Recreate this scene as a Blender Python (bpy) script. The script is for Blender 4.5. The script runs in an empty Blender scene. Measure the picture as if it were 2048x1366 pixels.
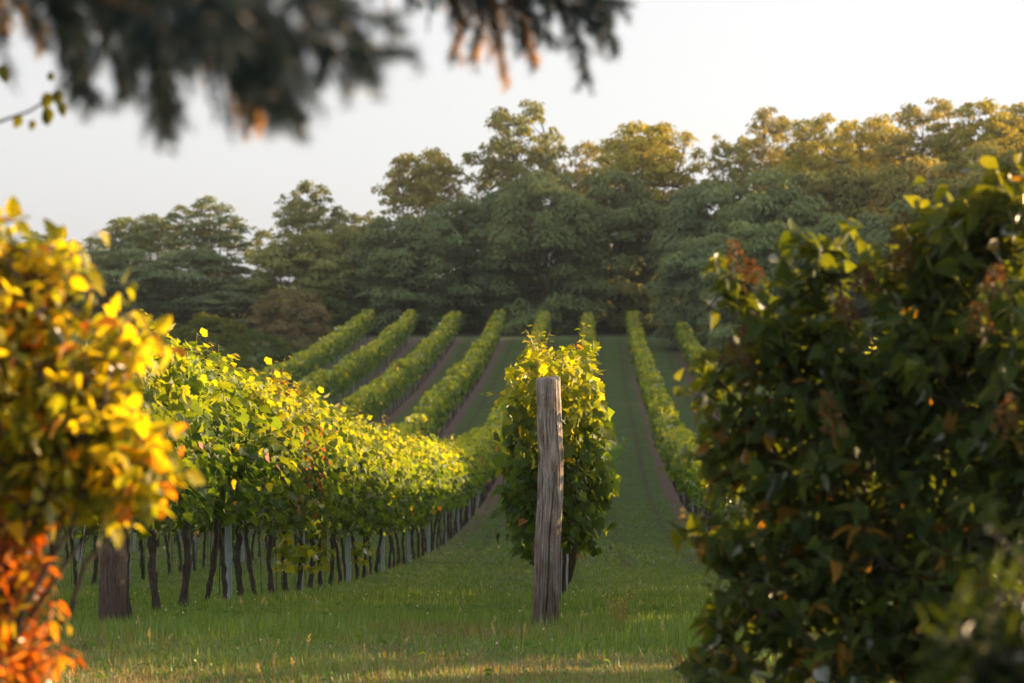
import bpy, math, random
import numpy as np
from mathutils import Vector, Matrix, Euler

# ------------------------------------------------------------------ camera, sky, sun, exposure
scene = bpy.context.scene
COL = scene.collection
F = 4836.0
CAM_Z = 1.72
SUN_AZ = math.radians(64)      # to the right of the row direction (+Y)
SUN_EL = math.radians(12.5)

cam_d = bpy.data.cameras.new('camera')
cam = bpy.data.objects.new('camera', cam_d)
COL.objects.link(cam)
cam.location = (0, 0, CAM_Z)
cam.rotation_euler = (math.radians(90 + 0.912), 0, math.radians(1.907))
cam_d.sensor_width = 36
cam_d.lens = 85.0
cam_d.clip_start = 0.1
cam_d.clip_end = 3000
cam_d.dof.use_dof = True
cam_d.dof.focus_distance = 20.5
cam_d.dof.aperture_fstop = 3.3
scene.camera = cam

world = bpy.data.worlds.new('World')
scene.world = world
world.use_nodes = True
wn = world.node_tree
wn.nodes.clear()
w_out = wn.nodes.new('ShaderNodeOutputWorld')
w_bg = wn.nodes.new('ShaderNodeBackground')
w_sky = wn.nodes.new('ShaderNodeTexSky')
w_sky.sky_type = 'NISHITA'
w_sky.sun_disc = False
w_sky.sun_elevation = SUN_EL
w_sky.sun_rotation = SUN_AZ
w_sky.dust_density = 3.0
w_sky.air_density = 1.0
w_sky.ozone_density = 1.0
w_hsv = wn.nodes.new('ShaderNodeHueSaturation')
w_hsv.inputs['Saturation'].default_value = 0.22
w_bg.inputs['Strength'].default_value = 0.11
wn.links.new(w_sky.outputs[0], w_hsv.inputs['Color'])
w_veil = wn.nodes.new('ShaderNodeMix')          # thin high cloud that evens out the sky
w_veil.data_type = 'RGBA'
w_veil.inputs[0].default_value = 0.52
w_veil.inputs[7].default_value = (2.6, 2.56, 2.66, 1)
wn.links.new(w_hsv.outputs[0], w_veil.inputs[6])
wn.links.new(w_veil.outputs[2], w_bg.inputs[0])
wn.links.new(w_bg.outputs[0], w_out.inputs[0])

sun_d = bpy.data.lights.new('sun', 'SUN')
sun_d.energy = 5.0
sun_d.angle = math.radians(0.6)
sun_d.color = (1.0, 0.66, 0.34)
sun = bpy.data.objects.new('sun', sun_d)
COL.objects.link(sun)
to_sun = Vector((math.sin(SUN_AZ) * math.cos(SUN_EL), math.cos(SUN_AZ) * math.cos(SUN_EL), math.sin(SUN_EL)))
sun.rotation_euler = to_sun.to_track_quat('Z', 'Y').to_euler()

scene.view_settings.view_transform = 'Standard'
scene.view_settings.look = 'None'
scene.view_settings.gamma = 1
scene.view_settings.exposure = 1.56
scene.cycles.use_denoising = True
try:
    scene.cycles.denoiser = 'OPENIMAGEDENOISE'
except Exception:
    pass
scene.cycles.max_bounces = 6
scene.cycles.diffuse_bounces = 3
scene.cycles.glossy_bounces = 2
scene.cycles.transmission_bounces = 4
scene.cycles.transparent_max_bounces = 8
scene.cycles.sample_clamp_indirect = 4

CAM_R = Euler(cam.rotation_euler).to_matrix()


def pix(x, y, Y):
    """world point on the plane at distance Y along the rows that the photo shows at pixel x, y"""
    d = CAM_R @ Vector(((x - 1024) / F, (683 - y) / F, -1))
    return Vector((0, 0, CAM_Z)) + d * (Y / d.y)


# ------------------------------------------------------------------ terrain height
_P = [(-60, .6), (-20, .35), (0, .18), (5, .12), (12, .075), (17, .075), (22, -.31), (28, -.74), (33.7, -1.10), (39, -1.4), (44.7, -1.65),
      (55, -2.04), (61.5, -2.14), (66.7, -2.12), (74, -2.07), (81, -1.93), (88, -1.66), (95, -1.22), (102, -.73), (115, .12), (130, 1.1),
      (139, 1.78), (150, 2.75), (168, 4.5), (180, 5.4), (200, 6.3), (230, 6.6), (270, 5.0), (340, 0), (500, -8), (1500, -30)]
_ys = np.arange(-60, 1500, 1.0)
_zs = np.interp(_ys, [p[0] for p in _P], [p[1] for p in _P])
_k = np.exp(-0.5 * (np.arange(-9, 10) / 3.0) ** 2)
_k /= _k.sum()
_zs = np.convolve(np.pad(_zs, 9, mode='edge'), _k, mode='valid')


def ground(x, y):
    x = np.asarray(x, float)
    y = np.asarray(y, float)
    z = np.interp(y, _ys, _zs)
    rise = np.clip((y - 60) / 70, 0, 1)
    z = z + rise * 0.16 * np.clip(x - 14, 0, 60) * np.clip((x - 14) / 14, 0, 1)
    z = z + rise * 0.02 * np.clip(-18 - x, 0, 80)
    near = np.clip((60 - y) / 40, 0, 1)
    z = z + near * (0.008 * np.sin(x * 1.9 + y * .7) + 0.008 * np.sin(x * 3.1 - y * 1.3 + 1))
    return z


def gz(x, y):
    return float(ground(x, y))


# ------------------------------------------------------------------ mesh helpers
def tag(o, label=None, cat=None, group=None, kind=None):
    if label: o['label'] = label
    if cat: o['category'] = cat
    if group: o['group'] = group
    if kind: o['kind'] = kind
    return o


def make_mesh(name, V, Fc, mat, col=None, smooth=False):
    """V (n,3); Fc (m,k) uniform polygons or a list of such arrays"""
    if not isinstance(Fc, list): Fc = [Fc]
    Fc = [np.asarray(f, dtype=np.int32) for f in Fc if len(f)]
    me = bpy.data.meshes.new(name)
    me.vertices.add(len(V))
    me.vertices.foreach_set('co', np.asarray(V, dtype=np.float32).ravel())
    loops = np.concatenate([f.ravel() for f in Fc])
    tot = np.concatenate([np.full(len(f), f.shape[1], dtype=np.int32) for f in Fc])
    start = np.concatenate([[0], np.cumsum(tot)[:-1]]).astype(np.int32)
    me.loops.add(len(loops))
    me.loops.foreach_set('vertex_index', loops)
    me.polygons.add(len(tot))
    me.polygons.foreach_set('loop_start', start)
    me.polygons.foreach_set('loop_total', tot)
    me.update(calc_edges=True)
    if smooth:
        me.polygons.foreach_set('use_smooth', np.ones(len(tot), dtype=bool))
    if col is not None:
        a = me.attributes.new('leafcol', 'FLOAT_COLOR', 'POINT')
        c = np.ones((len(V), 4), dtype=np.float32)
        c[:, :3] = col
        a.data.foreach_set('color', c.ravel())
    me.materials.append(mat)
    return me


def link(name, me, parent=None, loc=None):
    o = bpy.data.objects.new(name, me)
    COL.objects.link(o)
    if parent: o.parent = parent
    if loc is not None: o.location = loc
    return o


def norm(a):
    return a / np.maximum(np.linalg.norm(a, axis=-1, keepdims=True), 1e-9)


class Soup:
    """collects leaves and tubes into one mesh"""
    def __init__(s):
        s.V, s.F3, s.F4, s.C, s.n = [], [], [], [], 0

    def leaves(s, tpl, P, D, N, S, C, jitter=None):
        tv, tf = tpl
        P = np.asarray(P, float); D = norm(np.asarray(D, float)); N = np.asarray(N, float)
        N = norm(N - D * (N * D).sum(1, keepdims=True))
        X = np.cross(D, N)
        S = np.asarray(S, float)
        if S.ndim == 1: S = np.stack([S, S, S], 1)
        M = np.stack([X, D, N], 2)
        L = tv[None] * S[:, None, :]
        W = np.einsum('nij,nkj->nki', M, L) + P[:, None]
        m, k = len(P), len(tv)
        s.V.append(W.reshape(-1, 3))
        f = tf[None] + (np.arange(m) * k)[:, None, None] + s.n
        (s.F3 if tf.shape[1] == 3 else s.F4).append(f.reshape(-1, tf.shape[1]))
        s.C.append(np.repeat(np.asarray(C, float), k, axis=0))
        s.n += m * k

    def tube(s, pts, rad, sides=5, col=(.06, .05, .04), cap=True):
        pts = np.asarray(pts, float); n = len(pts)
        rad = np.full(n, rad) if np.isscalar(rad) else np.asarray(rad, float)
        t = norm(np.gradient(pts, axis=0))
        ref = np.array([0.31, 0.17, 0.93]) if abs(t[0][2]) < .8 else np.array([.95, .25, .1])
        u = norm(np.cross(t, ref)); v = np.cross(t, u)
        a = np.arange(sides) / sides * 2 * np.pi
        ring = (u[:, None] * np.cos(a)[None, :, None] + v[:, None] * np.sin(a)[None, :, None]) * rad[:, None, None] + pts[:, None]
        s.V.append(ring.reshape(-1, 3))
        i = np.arange(n - 1)[:, None] * sides; j = np.arange(sides)[None]; j2 = (j + 1) % sides
        f = np.stack([i + j, i + j2, i + sides + j2, i + sides + j], -1).reshape(-1, 4) + s.n
        s.F4.append(f)
        s.C.append(np.tile(np.asarray(col, float), (n * sides, 1)))
        s.n += n * sides
        if cap:
            s.V.append(pts[-1:][:]); c = s.n
            q = c - sides + np.arange(sides)
            s.F3.append(np.stack([q, np.roll(q, -1), np.full(sides, c)], 1))
            s.C.append(np.asarray([col], float)); s.n += 1

    def mesh(s, name, mat, smooth=False):
        V = np.concatenate(s.V); C = np.concatenate(s.C)
        fs = []
        if s.F3: fs.append(np.concatenate(s.F3))
        if s.F4: fs.append(np.concatenate(s.F4))
        return make_mesh(name, V, fs, mat, C, smooth)


def bezier(p0, p1, p2, n):
    t = np.linspace(0, 1, n)[:, None]
    return (1 - t) ** 2 * p0 + 2 * t * (1 - t) * p1 + t * t * p2


# leaf templates: base at origin, tip along +y, normal +z, unit length
def fan(outline, centre, fold=.25, droop=.15):
    o = np.array(outline, float)
    pts = np.vstack([[centre], o])
    z = fold * np.abs(pts[:, 0]) - droop * pts[:, 1] ** 2
    V = np.column_stack([pts, z])
    n = len(o)
    f = np.array([[0, 1 + i, 1 + (i + 1) % n] for i in range(n)])
    return V, f


def mirror(half):
    return half + [(-x, y) for x, y in reversed(half[1:-1])]


VINE_LEAF = fan(mirror([(0, 0), (.14, -.16), (.34, -.12), (.36, .02), (.52, .10), (.47, .26), (.60, .44), (.42, .50), (.33, .48), (.36, .66),
                        (.20, .72), (.13, .86), (0, 1.0)]), (0, .25), .28, .22)
VINE_LEAF_FAR = fan([(0, 0), (.36, -.1), (.58, .4), (.3, .55), (0, 1), (-.3, .55), (-.58, .4), (-.36, -.1)], (0, .3), .3, .2)
HEART_LEAF = fan(mirror([(0, 0), (.20, -.10), (.38, .02), (.42, .24), (.34, .50), (.18, .76), (0, 1.08)]), (0, .35), .38, .32)
OVAL_LEAF = fan(mirror([(0, 0), (.20, .06), (.32, .28), (.32, .50), (.18, .80), (0, 1.0)]), (0, .4), .35, .35)
NARROW_LEAF = fan(mirror([(0, 0), (.10, .12), (.15, .4), (.10, .75), (0, 1.0)]), (0, .4), .4, .4)
FROND = (np.array([(-.10, 0, 0), (.10, 0, 0), (-.20, .5, .03), (.20, .5, .03), (-.06, 1, -.28), (.06, 1, -.28)], float),
         np.array([(0, 1, 3, 2), (2, 3, 5, 4)]))
BLADE5 = (np.array([(-.5, 0, 0), (.5, 0, 0), (-.38, .5, .0), (.38, .5, .0), (0, 1, -.3)], float),
          np.array([(0, 1, 3), (0, 3, 2), (2, 3, 4)]))
BLADE3 = (np.array([(-.5, 0, 0), (.5, 0, 0), (0, 1, -.1)], float), np.array([(0, 1, 2)]))
NEEDLE = (np.array([(-.5, 0, 0), (.5, 0, 0), (0, 1, 0)], float), np.array([(0, 1, 2)]))


# ------------------------------------------------------------------ materials
def new_mat(name):
    m = bpy.data.materials.new(name)
    m.use_nodes = True
    m.node_tree.nodes.clear()
    return m, m.node_tree.nodes, m.node_tree.links


def leaf_mat(name, trans=(2.6, 2.0, .5), tfac=.45, gloss=.35, rough=.4, gain=1.2):
    m, N, L = new_mat(name)
    out = N.new('ShaderNodeOutputMaterial')
    at = N.new('ShaderNodeAttribute'); at.attribute_name = 'leafcol'
    oi = N.new('ShaderNodeObjectInfo')
    mul0 = N.new('ShaderNodeVectorMath'); mul0.operation = 'MULTIPLY'
    L.new(at.outputs['Color'], mul0.inputs[0]); L.new(oi.outputs['Color'], mul0.inputs[1])
    mul = N.new('ShaderNodeVectorMath'); mul.operation = 'SCALE'; mul.inputs['Scale'].default_value = gain
    L.new(mul0.outputs[0], mul.inputs[0])
    tm = N.new('ShaderNodeVectorMath'); tm.operation = 'MULTIPLY'
    L.new(mul.outputs[0], tm.inputs[0]); tm.inputs[1].default_value = trans
    d = N.new('ShaderNodeBsdfDiffuse'); t = N.new('ShaderNodeBsdfTranslucent'); g = N.new('ShaderNodeBsdfGlossy')
    L.new(mul.outputs[0], d.inputs[0]); L.new(tm.outputs[0], t.inputs[0])
    g.inputs['Roughness'].default_value = rough
    m1 = N.new('ShaderNodeMixShader'); m1.inputs[0].default_value = tfac
    L.new(d.outputs[0], m1.inputs[1]); L.new(t.outputs[0], m1.inputs[2])
    fr = N.new('ShaderNodeFresnel'); fr.inputs[0].default_value = 1.45
    fm = N.new('ShaderNodeMath'); fm.operation = 'MULTIPLY'; fm.inputs[1].default_value = gloss
    L.new(fr.outputs[0], fm.inputs[0])
    m2 = N.new('ShaderNodeMixShader')
    L.new(fm.outputs[0], m2.inputs[0]); L.new(m1.outputs[0], m2.inputs[1]); L.new(g.outputs[0], m2.inputs[2])
    L.new(m2.outputs[0], out.inputs[0])
    return m


def bark_mat(name, c1, c2, scale=(30, 30, 4), bump=.4, rough=.9, metal=0):
    m, N, L = new_mat(name)
    out = N.new('ShaderNodeOutputMaterial'); b = N.new('ShaderNodeBsdfPrincipled')
    tc = N.new('ShaderNodeTexCoord'); mp = N.new('ShaderNodeMapping'); mp.inputs['Scale'].default_value = scale
    nz = N.new('ShaderNodeTexNoise'); nz.inputs['Scale'].default_value = 1.0; nz.inputs['Detail'].default_value = 6; nz.inputs['Roughness'].default_value = .65
    cr = N.new('ShaderNodeValToRGB')
    cr.color_ramp.elements[0].position = .35; cr.color_ramp.elements[0].color = (*c1, 1)
    cr.color_ramp.elements[1].position = .68; cr.color_ramp.elements[1].color = (*c2, 1)
    L.new(tc.outputs['Object'], mp.inputs[0]); L.new(mp.outputs[0], nz.inputs[0]); L.new(nz.outputs[0], cr.inputs[0])
    L.new(cr.outputs[0], b.inputs['Base Color'])
    b.inputs['Roughness'].default_value = rough; b.inputs['Metallic'].default_value = metal
    bp = N.new('ShaderNodeBump'); bp.inputs['Strength'].default_value = bump; bp.inputs['Distance'].default_value = .01
    L.new(nz.outputs[0], bp.inputs['Height']); L.new(bp.outputs[0], b.inputs['Normal'])
    L.new(b.outputs[0], out.inputs[0])
    return m


M_VINE = leaf_mat('vine_leaf', (4.6, 3.6, .4), .48, .28, .5)
M_TREE = leaf_mat('tree_leaf', (2.6, 1.7, .45), .28, .10, .6)
M_LILAC = leaf_mat('lilac_leaf', (4.2, 3.1, .3), .42, .2, .5)
M_GOLD = leaf_mat('golden_leaf', (3.2, 2.35, .25), .66, .25, .45)
M_GRASS = leaf_mat('grass_blade', (2.0, 1.7, .6), .35, .10, .6, 1.6)
M_NEEDLE = leaf_mat('needle', (1.5, 1.2, .8), .12, .12, .5)
M_BARK = bark_mat('bark', (.03, .025, .02), (.075, .062, .052), (14, 14, 3))
M_TWIG = bark_mat('twig', (.010, .012, .010), (.018, .02, .016), (14, 14, 3))
M_VINEBARK = bark_mat('vine_bark', (.025, .02, .017), (.11, .085, .07), (60, 60, 14), .8)
M_ZINC = bark_mat('zinc', (.30, .36, .43), (.42, .48, .55), (60, 60, 8), .08, .5, .35)
M_WIRE = bark_mat('wire', (.25, .25, .25), (.4, .4, .4), (60, 60, 8), .05, .4, .8)
M_ROD = bark_mat('rod', (.05, .035, .03), (.10, .07, .05), (60, 60, 20), .2, .7, .3)


def ground_mat():
    m, N, L = new_mat('meadow')
    out = N.new('ShaderNodeOutputMaterial'); b = N.new('ShaderNodeBsdfPrincipled')
    b.inputs['Roughness'].default_value = .95
    b.inputs['Specular IOR Level'].default_value = .15
    geo = N.new('ShaderNodeNewGeometry')
    def noise(scale, detail=5, rough=.6):
        n = N.new('ShaderNodeTexNoise'); n.inputs['Scale'].default_value = scale
        n.inputs['Detail'].default_value = detail; n.inputs['Roughness'].default_value = rough
        L.new(geo.outputs['Position'], n.inputs[0]); return n
    def ramp(src, stops):
        r = N.new('ShaderNodeValToRGB'); e = r.color_ramp.elements
        e[0].position, e[0].color = stops[0][0], (*stops[0][1], 1)
        e[1].position, e[1].color = stops[-1][0], (*stops[-1][1], 1)
        for p, c in stops[1:-1]:
            q = e.new(p); q.color = (*c, 1)
        L.new(src, r.inputs[0]); return r
    def mth(op, a, bb=None, clamp=False):
        n = N.new('ShaderNodeMath'); n.operation = op; n.use_clamp = clamp
        for i, v in enumerate((a, bb)):
            if v is None: continue
            if isinstance(v, (int, float)): n.inputs[i].default_value = v
            else: L.new(v, n.inputs[i])
        return n.outputs[0]
    fine = noise(28, 6, .7); mid = noise(1.3, 5); big = noise(.22, 3)
    c_f = ramp(fine.outputs[0], [(.3, (.052, .088, .027)), (.7, (.150, .215, .066))])
    c_m = ramp(mid.outputs[0], [(.35, (.062, .105, .030)), (.65, (.150, .200, .070))])
    mx = N.new('ShaderNodeMix'); mx.data_type = 'RGBA'; mx.inputs[0].default_value = .5
    L.new(c_f.outputs[0], mx.inputs[6]); L.new(c_m.outputs[0], mx.inputs[7])
    # two wheel tracks in every lane, where the turf is thin and browner
    sep0 = N.new('ShaderNodeSeparateXYZ'); L.new(geo.outputs['Position'], sep0.inputs[0])
    lane = mth('ABSOLUTE', mth('SUBTRACT', mth('MODULO', mth('ADD', sep0.outputs[0], 0.317 + 3.06 * 20), 3.06), 1.53))
    trk = mth('SUBTRACT', 1, mth('MULTIPLY', mth('ABSOLUTE', mth('SUBTRACT', mth('ADD', lane, mth('MULTIPLY', mth('SUBTRACT', mid.outputs[0], .5), .3)), .62)), 5.5), True)
    trk = mth('MULTIPLY', trk, mth('MULTIPLY', big.outputs[0], 1.5), True)
    m0 = N.new('ShaderNodeMix'); m0.data_type = 'RGBA'; L.new(trk, m0.inputs[0]); L.new(mx.outputs[2], m0.inputs[6]); m0.inputs[7].default_value = (.10, .088, .055, 1)
    mx = m0
    # bare soil under the vines: strips along the rows, broken up by noise
    sep = N.new('ShaderNodeSeparateXYZ'); L.new(geo.outputs['Position'], sep.inputs[0])
    xr = mth('ADD', sep.outputs[0], 0.317 + 3.06 * 20 + 1.53)
    fr = mth('ABSOLUTE', mth('SUBTRACT', mth('MODULO', xr, 3.06), 1.53))
    edge = mth('ADD', fr, mth('MULTIPLY', mth('SUBTRACT', mid.outputs[0], .5), .5))
    edge = mth('ADD', edge, mth('MULTIPLY', mth('SUBTRACT', fine.outputs[0], .5), .4))
    strip = mth('SUBTRACT', 1, mth('MULTIPLY', mth('SUBTRACT', edge, .34), 6, False), True)
    far = mth('MULTIPLY', mth('SUBTRACT', sep.outputs[1], 38), .03, True)
    end = mth('MULTIPLY', mth('SUBTRACT', 172, sep.outputs[1]), .3, True)
    inx = mth('LESS_THAN', mth('ABSOLUTE', mth('ADD', sep.outputs[0], 4.8)), 12.5)
    f = mth('MULTIPLY', mth('MULTIPLY', strip, far), mth('MULTIPLY', end, inx))
    soil = ramp(fine.outputs[0], [(.3, (.11, .078, .062)), (.7, (.25, .185, .15))])
    m2 = N.new('ShaderNodeMix'); m2.data_type = 'RGBA'
    L.new(f, m2.inputs[0]); L.new(mx.outputs[2], m2.inputs[6]); L.new(soil.outputs[0], m2.inputs[7])
    # forest litter beyond the rows
    lit = ramp(mid.outputs[0], [(.3, (.015, .013, .008)), (.7, (.04, .035, .02))])
    ff = mth('MULTIPLY', mth('SUBTRACT', sep.outputs[1], 171), .35, True)
    m3 = N.new('ShaderNodeMix'); m3.data_type = 'RGBA'
    L.new(ff, m3.inputs[0]); L.new(m2.outputs[2], m3.inputs[6]); L.new(lit.outputs[0], m3.inputs[7])
    L.new(m3.outputs[2], b.inputs['Base Color'])
    bp = N.new('ShaderNodeBump'); bp.inputs['Strength'].default_value = .6; bp.inputs['Distance'].default_value = .06
    L.new(fine.outputs[0], bp.inputs['Height']); L.new(bp.outputs[0], b.inputs['Normal'])
    L.new(b.outputs[0], out.inputs[0])
    return m


# ------------------------------------------------------------------ ground
def build_ground():
    xs = np.concatenate([np.linspace(-1200, -60, 20), np.linspace(-56, -16, 21), np.linspace(-15, 15, 121), np.linspace(16, 56, 21), np.linspace(60, 1200, 20)])
    ys = np.concatenate([np.linspace(-300, -20, 15), np.linspace(-15, 60, 251), np.linspace(61, 300, 120), np.linspace(310, 3000, 30)])
    X, Y = np.meshgrid(xs, ys)
    Z = ground(X, Y)
    V = np.column_stack([X.ravel(), Y.ravel(), Z.ravel()])
    nx, ny = len(xs), len(ys)
    i = np.arange(ny - 1)[:, None] * nx + np.arange(nx - 1)[None]
    f = np.stack([i, i + 1, i + nx + 1, i + nx], -1).reshape(-1, 4)
    o = link('ground', make_mesh('ground', V, f, ground_mat(), None, True))
    tag(o, 'green grassy vineyard slope dipping then rising with brown soil under the rows', 'ground', kind='structure')


build_ground()

ROWS = range(-5, 4)
def row_x(k): return -0.317 + 3.06 * k


# ------------------------------------------------------------------ grass
def build_grass():
    rng = np.random.default_rng(5)
    s = Soup()
    zones = [(12.0, 15.0, 3000, .05, .15, .0045, BLADE5), (15.0, 19.0, 2600, .05, .17, .005, BLADE5), (19, 26, 1300, .05, .16, .006, BLADE5),
             (26, 42, 420, .06, .15, .011, BLADE3), (42, 75, 110, .07, .15, .022, BLADE3)]
    for y0, y1, dens, h0, h1, wd, tpl in zones:
        xa, xb = -.26 * y1 - .5, .20 * y1 + .5
        n = int((xb - xa) * (y1 - y0) * dens)
        x = rng.uniform(xa, xb, n); y = rng.uniform(y0, y1, n)
        vis = (x > -.25 * y - .6) & (x < .185 * y + .6)
        x, y = x[vis], y[vis]
        # clump factor from a few sines
        cl = .5 + .30 * (np.sin(x * 2.3 + 1.1 * np.sin(y * 1.7)) + np.sin(y * 2.9 + 1.7 * np.sin(x * 1.3 + 2)))
        cl2 = .5 + .5 * np.sin(x * 7.1 + 2 * np.sin(y * 5.3)) * np.sin(y * 8.3 + 1.5 * np.sin(x * 6.1))
        keep = rng.random(len(x)) < .35 + .5 * cl + .3 * cl2
        x, y, cl, cl2 = x[keep], y[keep], cl[keep], cl2[keep]
        n = len(x)
        base = np.abs((x + .317 + 1.53) % 3.06 - 1.53)
        under = np.exp(-(base / .35) ** 2) * (y > 16.6)
        strip = np.exp(-((y - 16.2 + .4 * np.sin(x * 1.5)) / .9) ** 2)      # taller uncut grass where the rows start
        h = rng.uniform(h0, h1, n) * (.22 + .30 * cl + .28 * cl2 + .15 * under + .45 * strip)
        p = np.column_stack([x, y, ground(x, y) - .005])
        a = rng.uniform(0, 2 * np.pi, n); lean = rng.uniform(.3, 2.2, n)
        D = np.column_stack([np.cos(a) * lean, np.sin(a) * lean, np.ones(n)])
        Nn = np.column_stack([-np.cos(a), -np.sin(a), np.full(n, .5)]) * -1
        S = np.column_stack([np.full(n, wd) * rng.uniform(.8, 1.7, n), h, h])
        dry = np.clip((14.9 - y) * .26, 0, .5) + .05 + .55 * np.clip(1 - 1.3 * cl, 0, 1) * (y < 16.5)
        isdry = rng.random(n) < dry
        t = rng.random((n, 1))
        g = np.array([.058, .11, .02]) * (1 - t) + np.array([.145, .215, .045]) * t
        dr = np.array([.10, .085, .04]) * (1 - t) + np.array([.22, .17, .09]) * t
        C = np.where(isdry[:, None], dr, g)
        s.leaves(tpl, p, D, Nn, S, C)
    o = link('grass', s.mesh('grass', M_GRASS))
    tag(o, 'uneven green grass with dry straw patches in front of the vine rows', 'grass', kind='stuff')
    # stray seed stalks and clover-like broad leaves belong to the same turf
    s = Soup(); n = 2600
    x = rng.uniform(-5, 4, n); y = rng.uniform(12.3, 20, n)
    P = np.column_stack([x, y, ground(x, y) + rng.uniform(.01, .06, n)])
    a = rng.uniform(0, 6.283, n)
    D = np.column_stack([np.cos(a), np.sin(a), rng.uniform(0, .6, n)])
    Nn = np.column_stack([rng.normal(0, .3, n), rng.normal(0, .3, n), np.ones(n)])
    t = rng.random((n, 1))
    C = np.array([.05, .10, .02]) * (1 - t) + np.array([.09, .16, .03]) * t
    s.leaves(OVAL_LEAF, P, D, Nn, rng.uniform(.02, .06, n), C)
    m = 170; xf = rng.uniform(-5, 3.5, m); yf = rng.uniform(12.8, 26, m)
    s.leaves(OVAL_LEAF, np.column_stack([xf, yf, ground(xf, yf) + rng.uniform(.05, .10, m)]), rng.normal(0, 1, (m, 3)), rng.normal(0, .3, (m, 3)) + np.array([0, -.6, .8]), np.full(m, .016), np.tile([.42, .42, .36], (m, 1)))
    for i in range(40):
        x0, y0 = rng.uniform(-4.5, 3), rng.uniform(12.8, 18.5); z0 = gz(x0, y0); hh = rng.uniform(.08, .2)
        dx, dy = rng.normal(0, .05, 2)
        s.tube([(x0, y0, z0), (x0 + dx * .5, y0 + dy * .5, z0 + hh * .6), (x0 + dx, y0 + dy, z0 + hh)], [.0018, .0014, .001], 3, (.30, .24, .12))
        m = 8; q = np.linspace(.75, 1, m)[:, None]
        PP = np.array([[x0, y0, z0]]) + q * np.array([[dx, dy, hh]])
        s.leaves(NARROW_LEAF, PP, np.column_stack([rng.normal(0, .5, (m, 2)), np.ones(m)]), rng.normal(0, 1, (m, 3)), np.full(m, .022), np.tile([.30, .24, .13], (m, 1)))
    o = link('weeds', s.mesh('weeds', M_GRASS))
    tag(o, 'low broad leaved weeds and straw coloured seed stalks in the front turf', 'weeds', kind='stuff')


build_grass()


# ------------------------------------------------------------------ grapevines
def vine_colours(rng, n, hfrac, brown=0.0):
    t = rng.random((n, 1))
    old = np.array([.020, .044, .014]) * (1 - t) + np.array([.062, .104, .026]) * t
    young_sunlit = np.array([.095, .145, .018]) * (1 - t) + np.array([.20, .212, .022]) * t  # yellow of young top leaves, with sunlit gold put into the tone
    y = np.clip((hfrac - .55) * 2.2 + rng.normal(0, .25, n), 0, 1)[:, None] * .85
    C = old * (1 - y) + young_sunlit * y
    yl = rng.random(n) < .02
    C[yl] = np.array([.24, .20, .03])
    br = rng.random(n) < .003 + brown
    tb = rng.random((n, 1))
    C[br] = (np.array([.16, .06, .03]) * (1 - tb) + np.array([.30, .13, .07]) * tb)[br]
    return C


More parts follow.
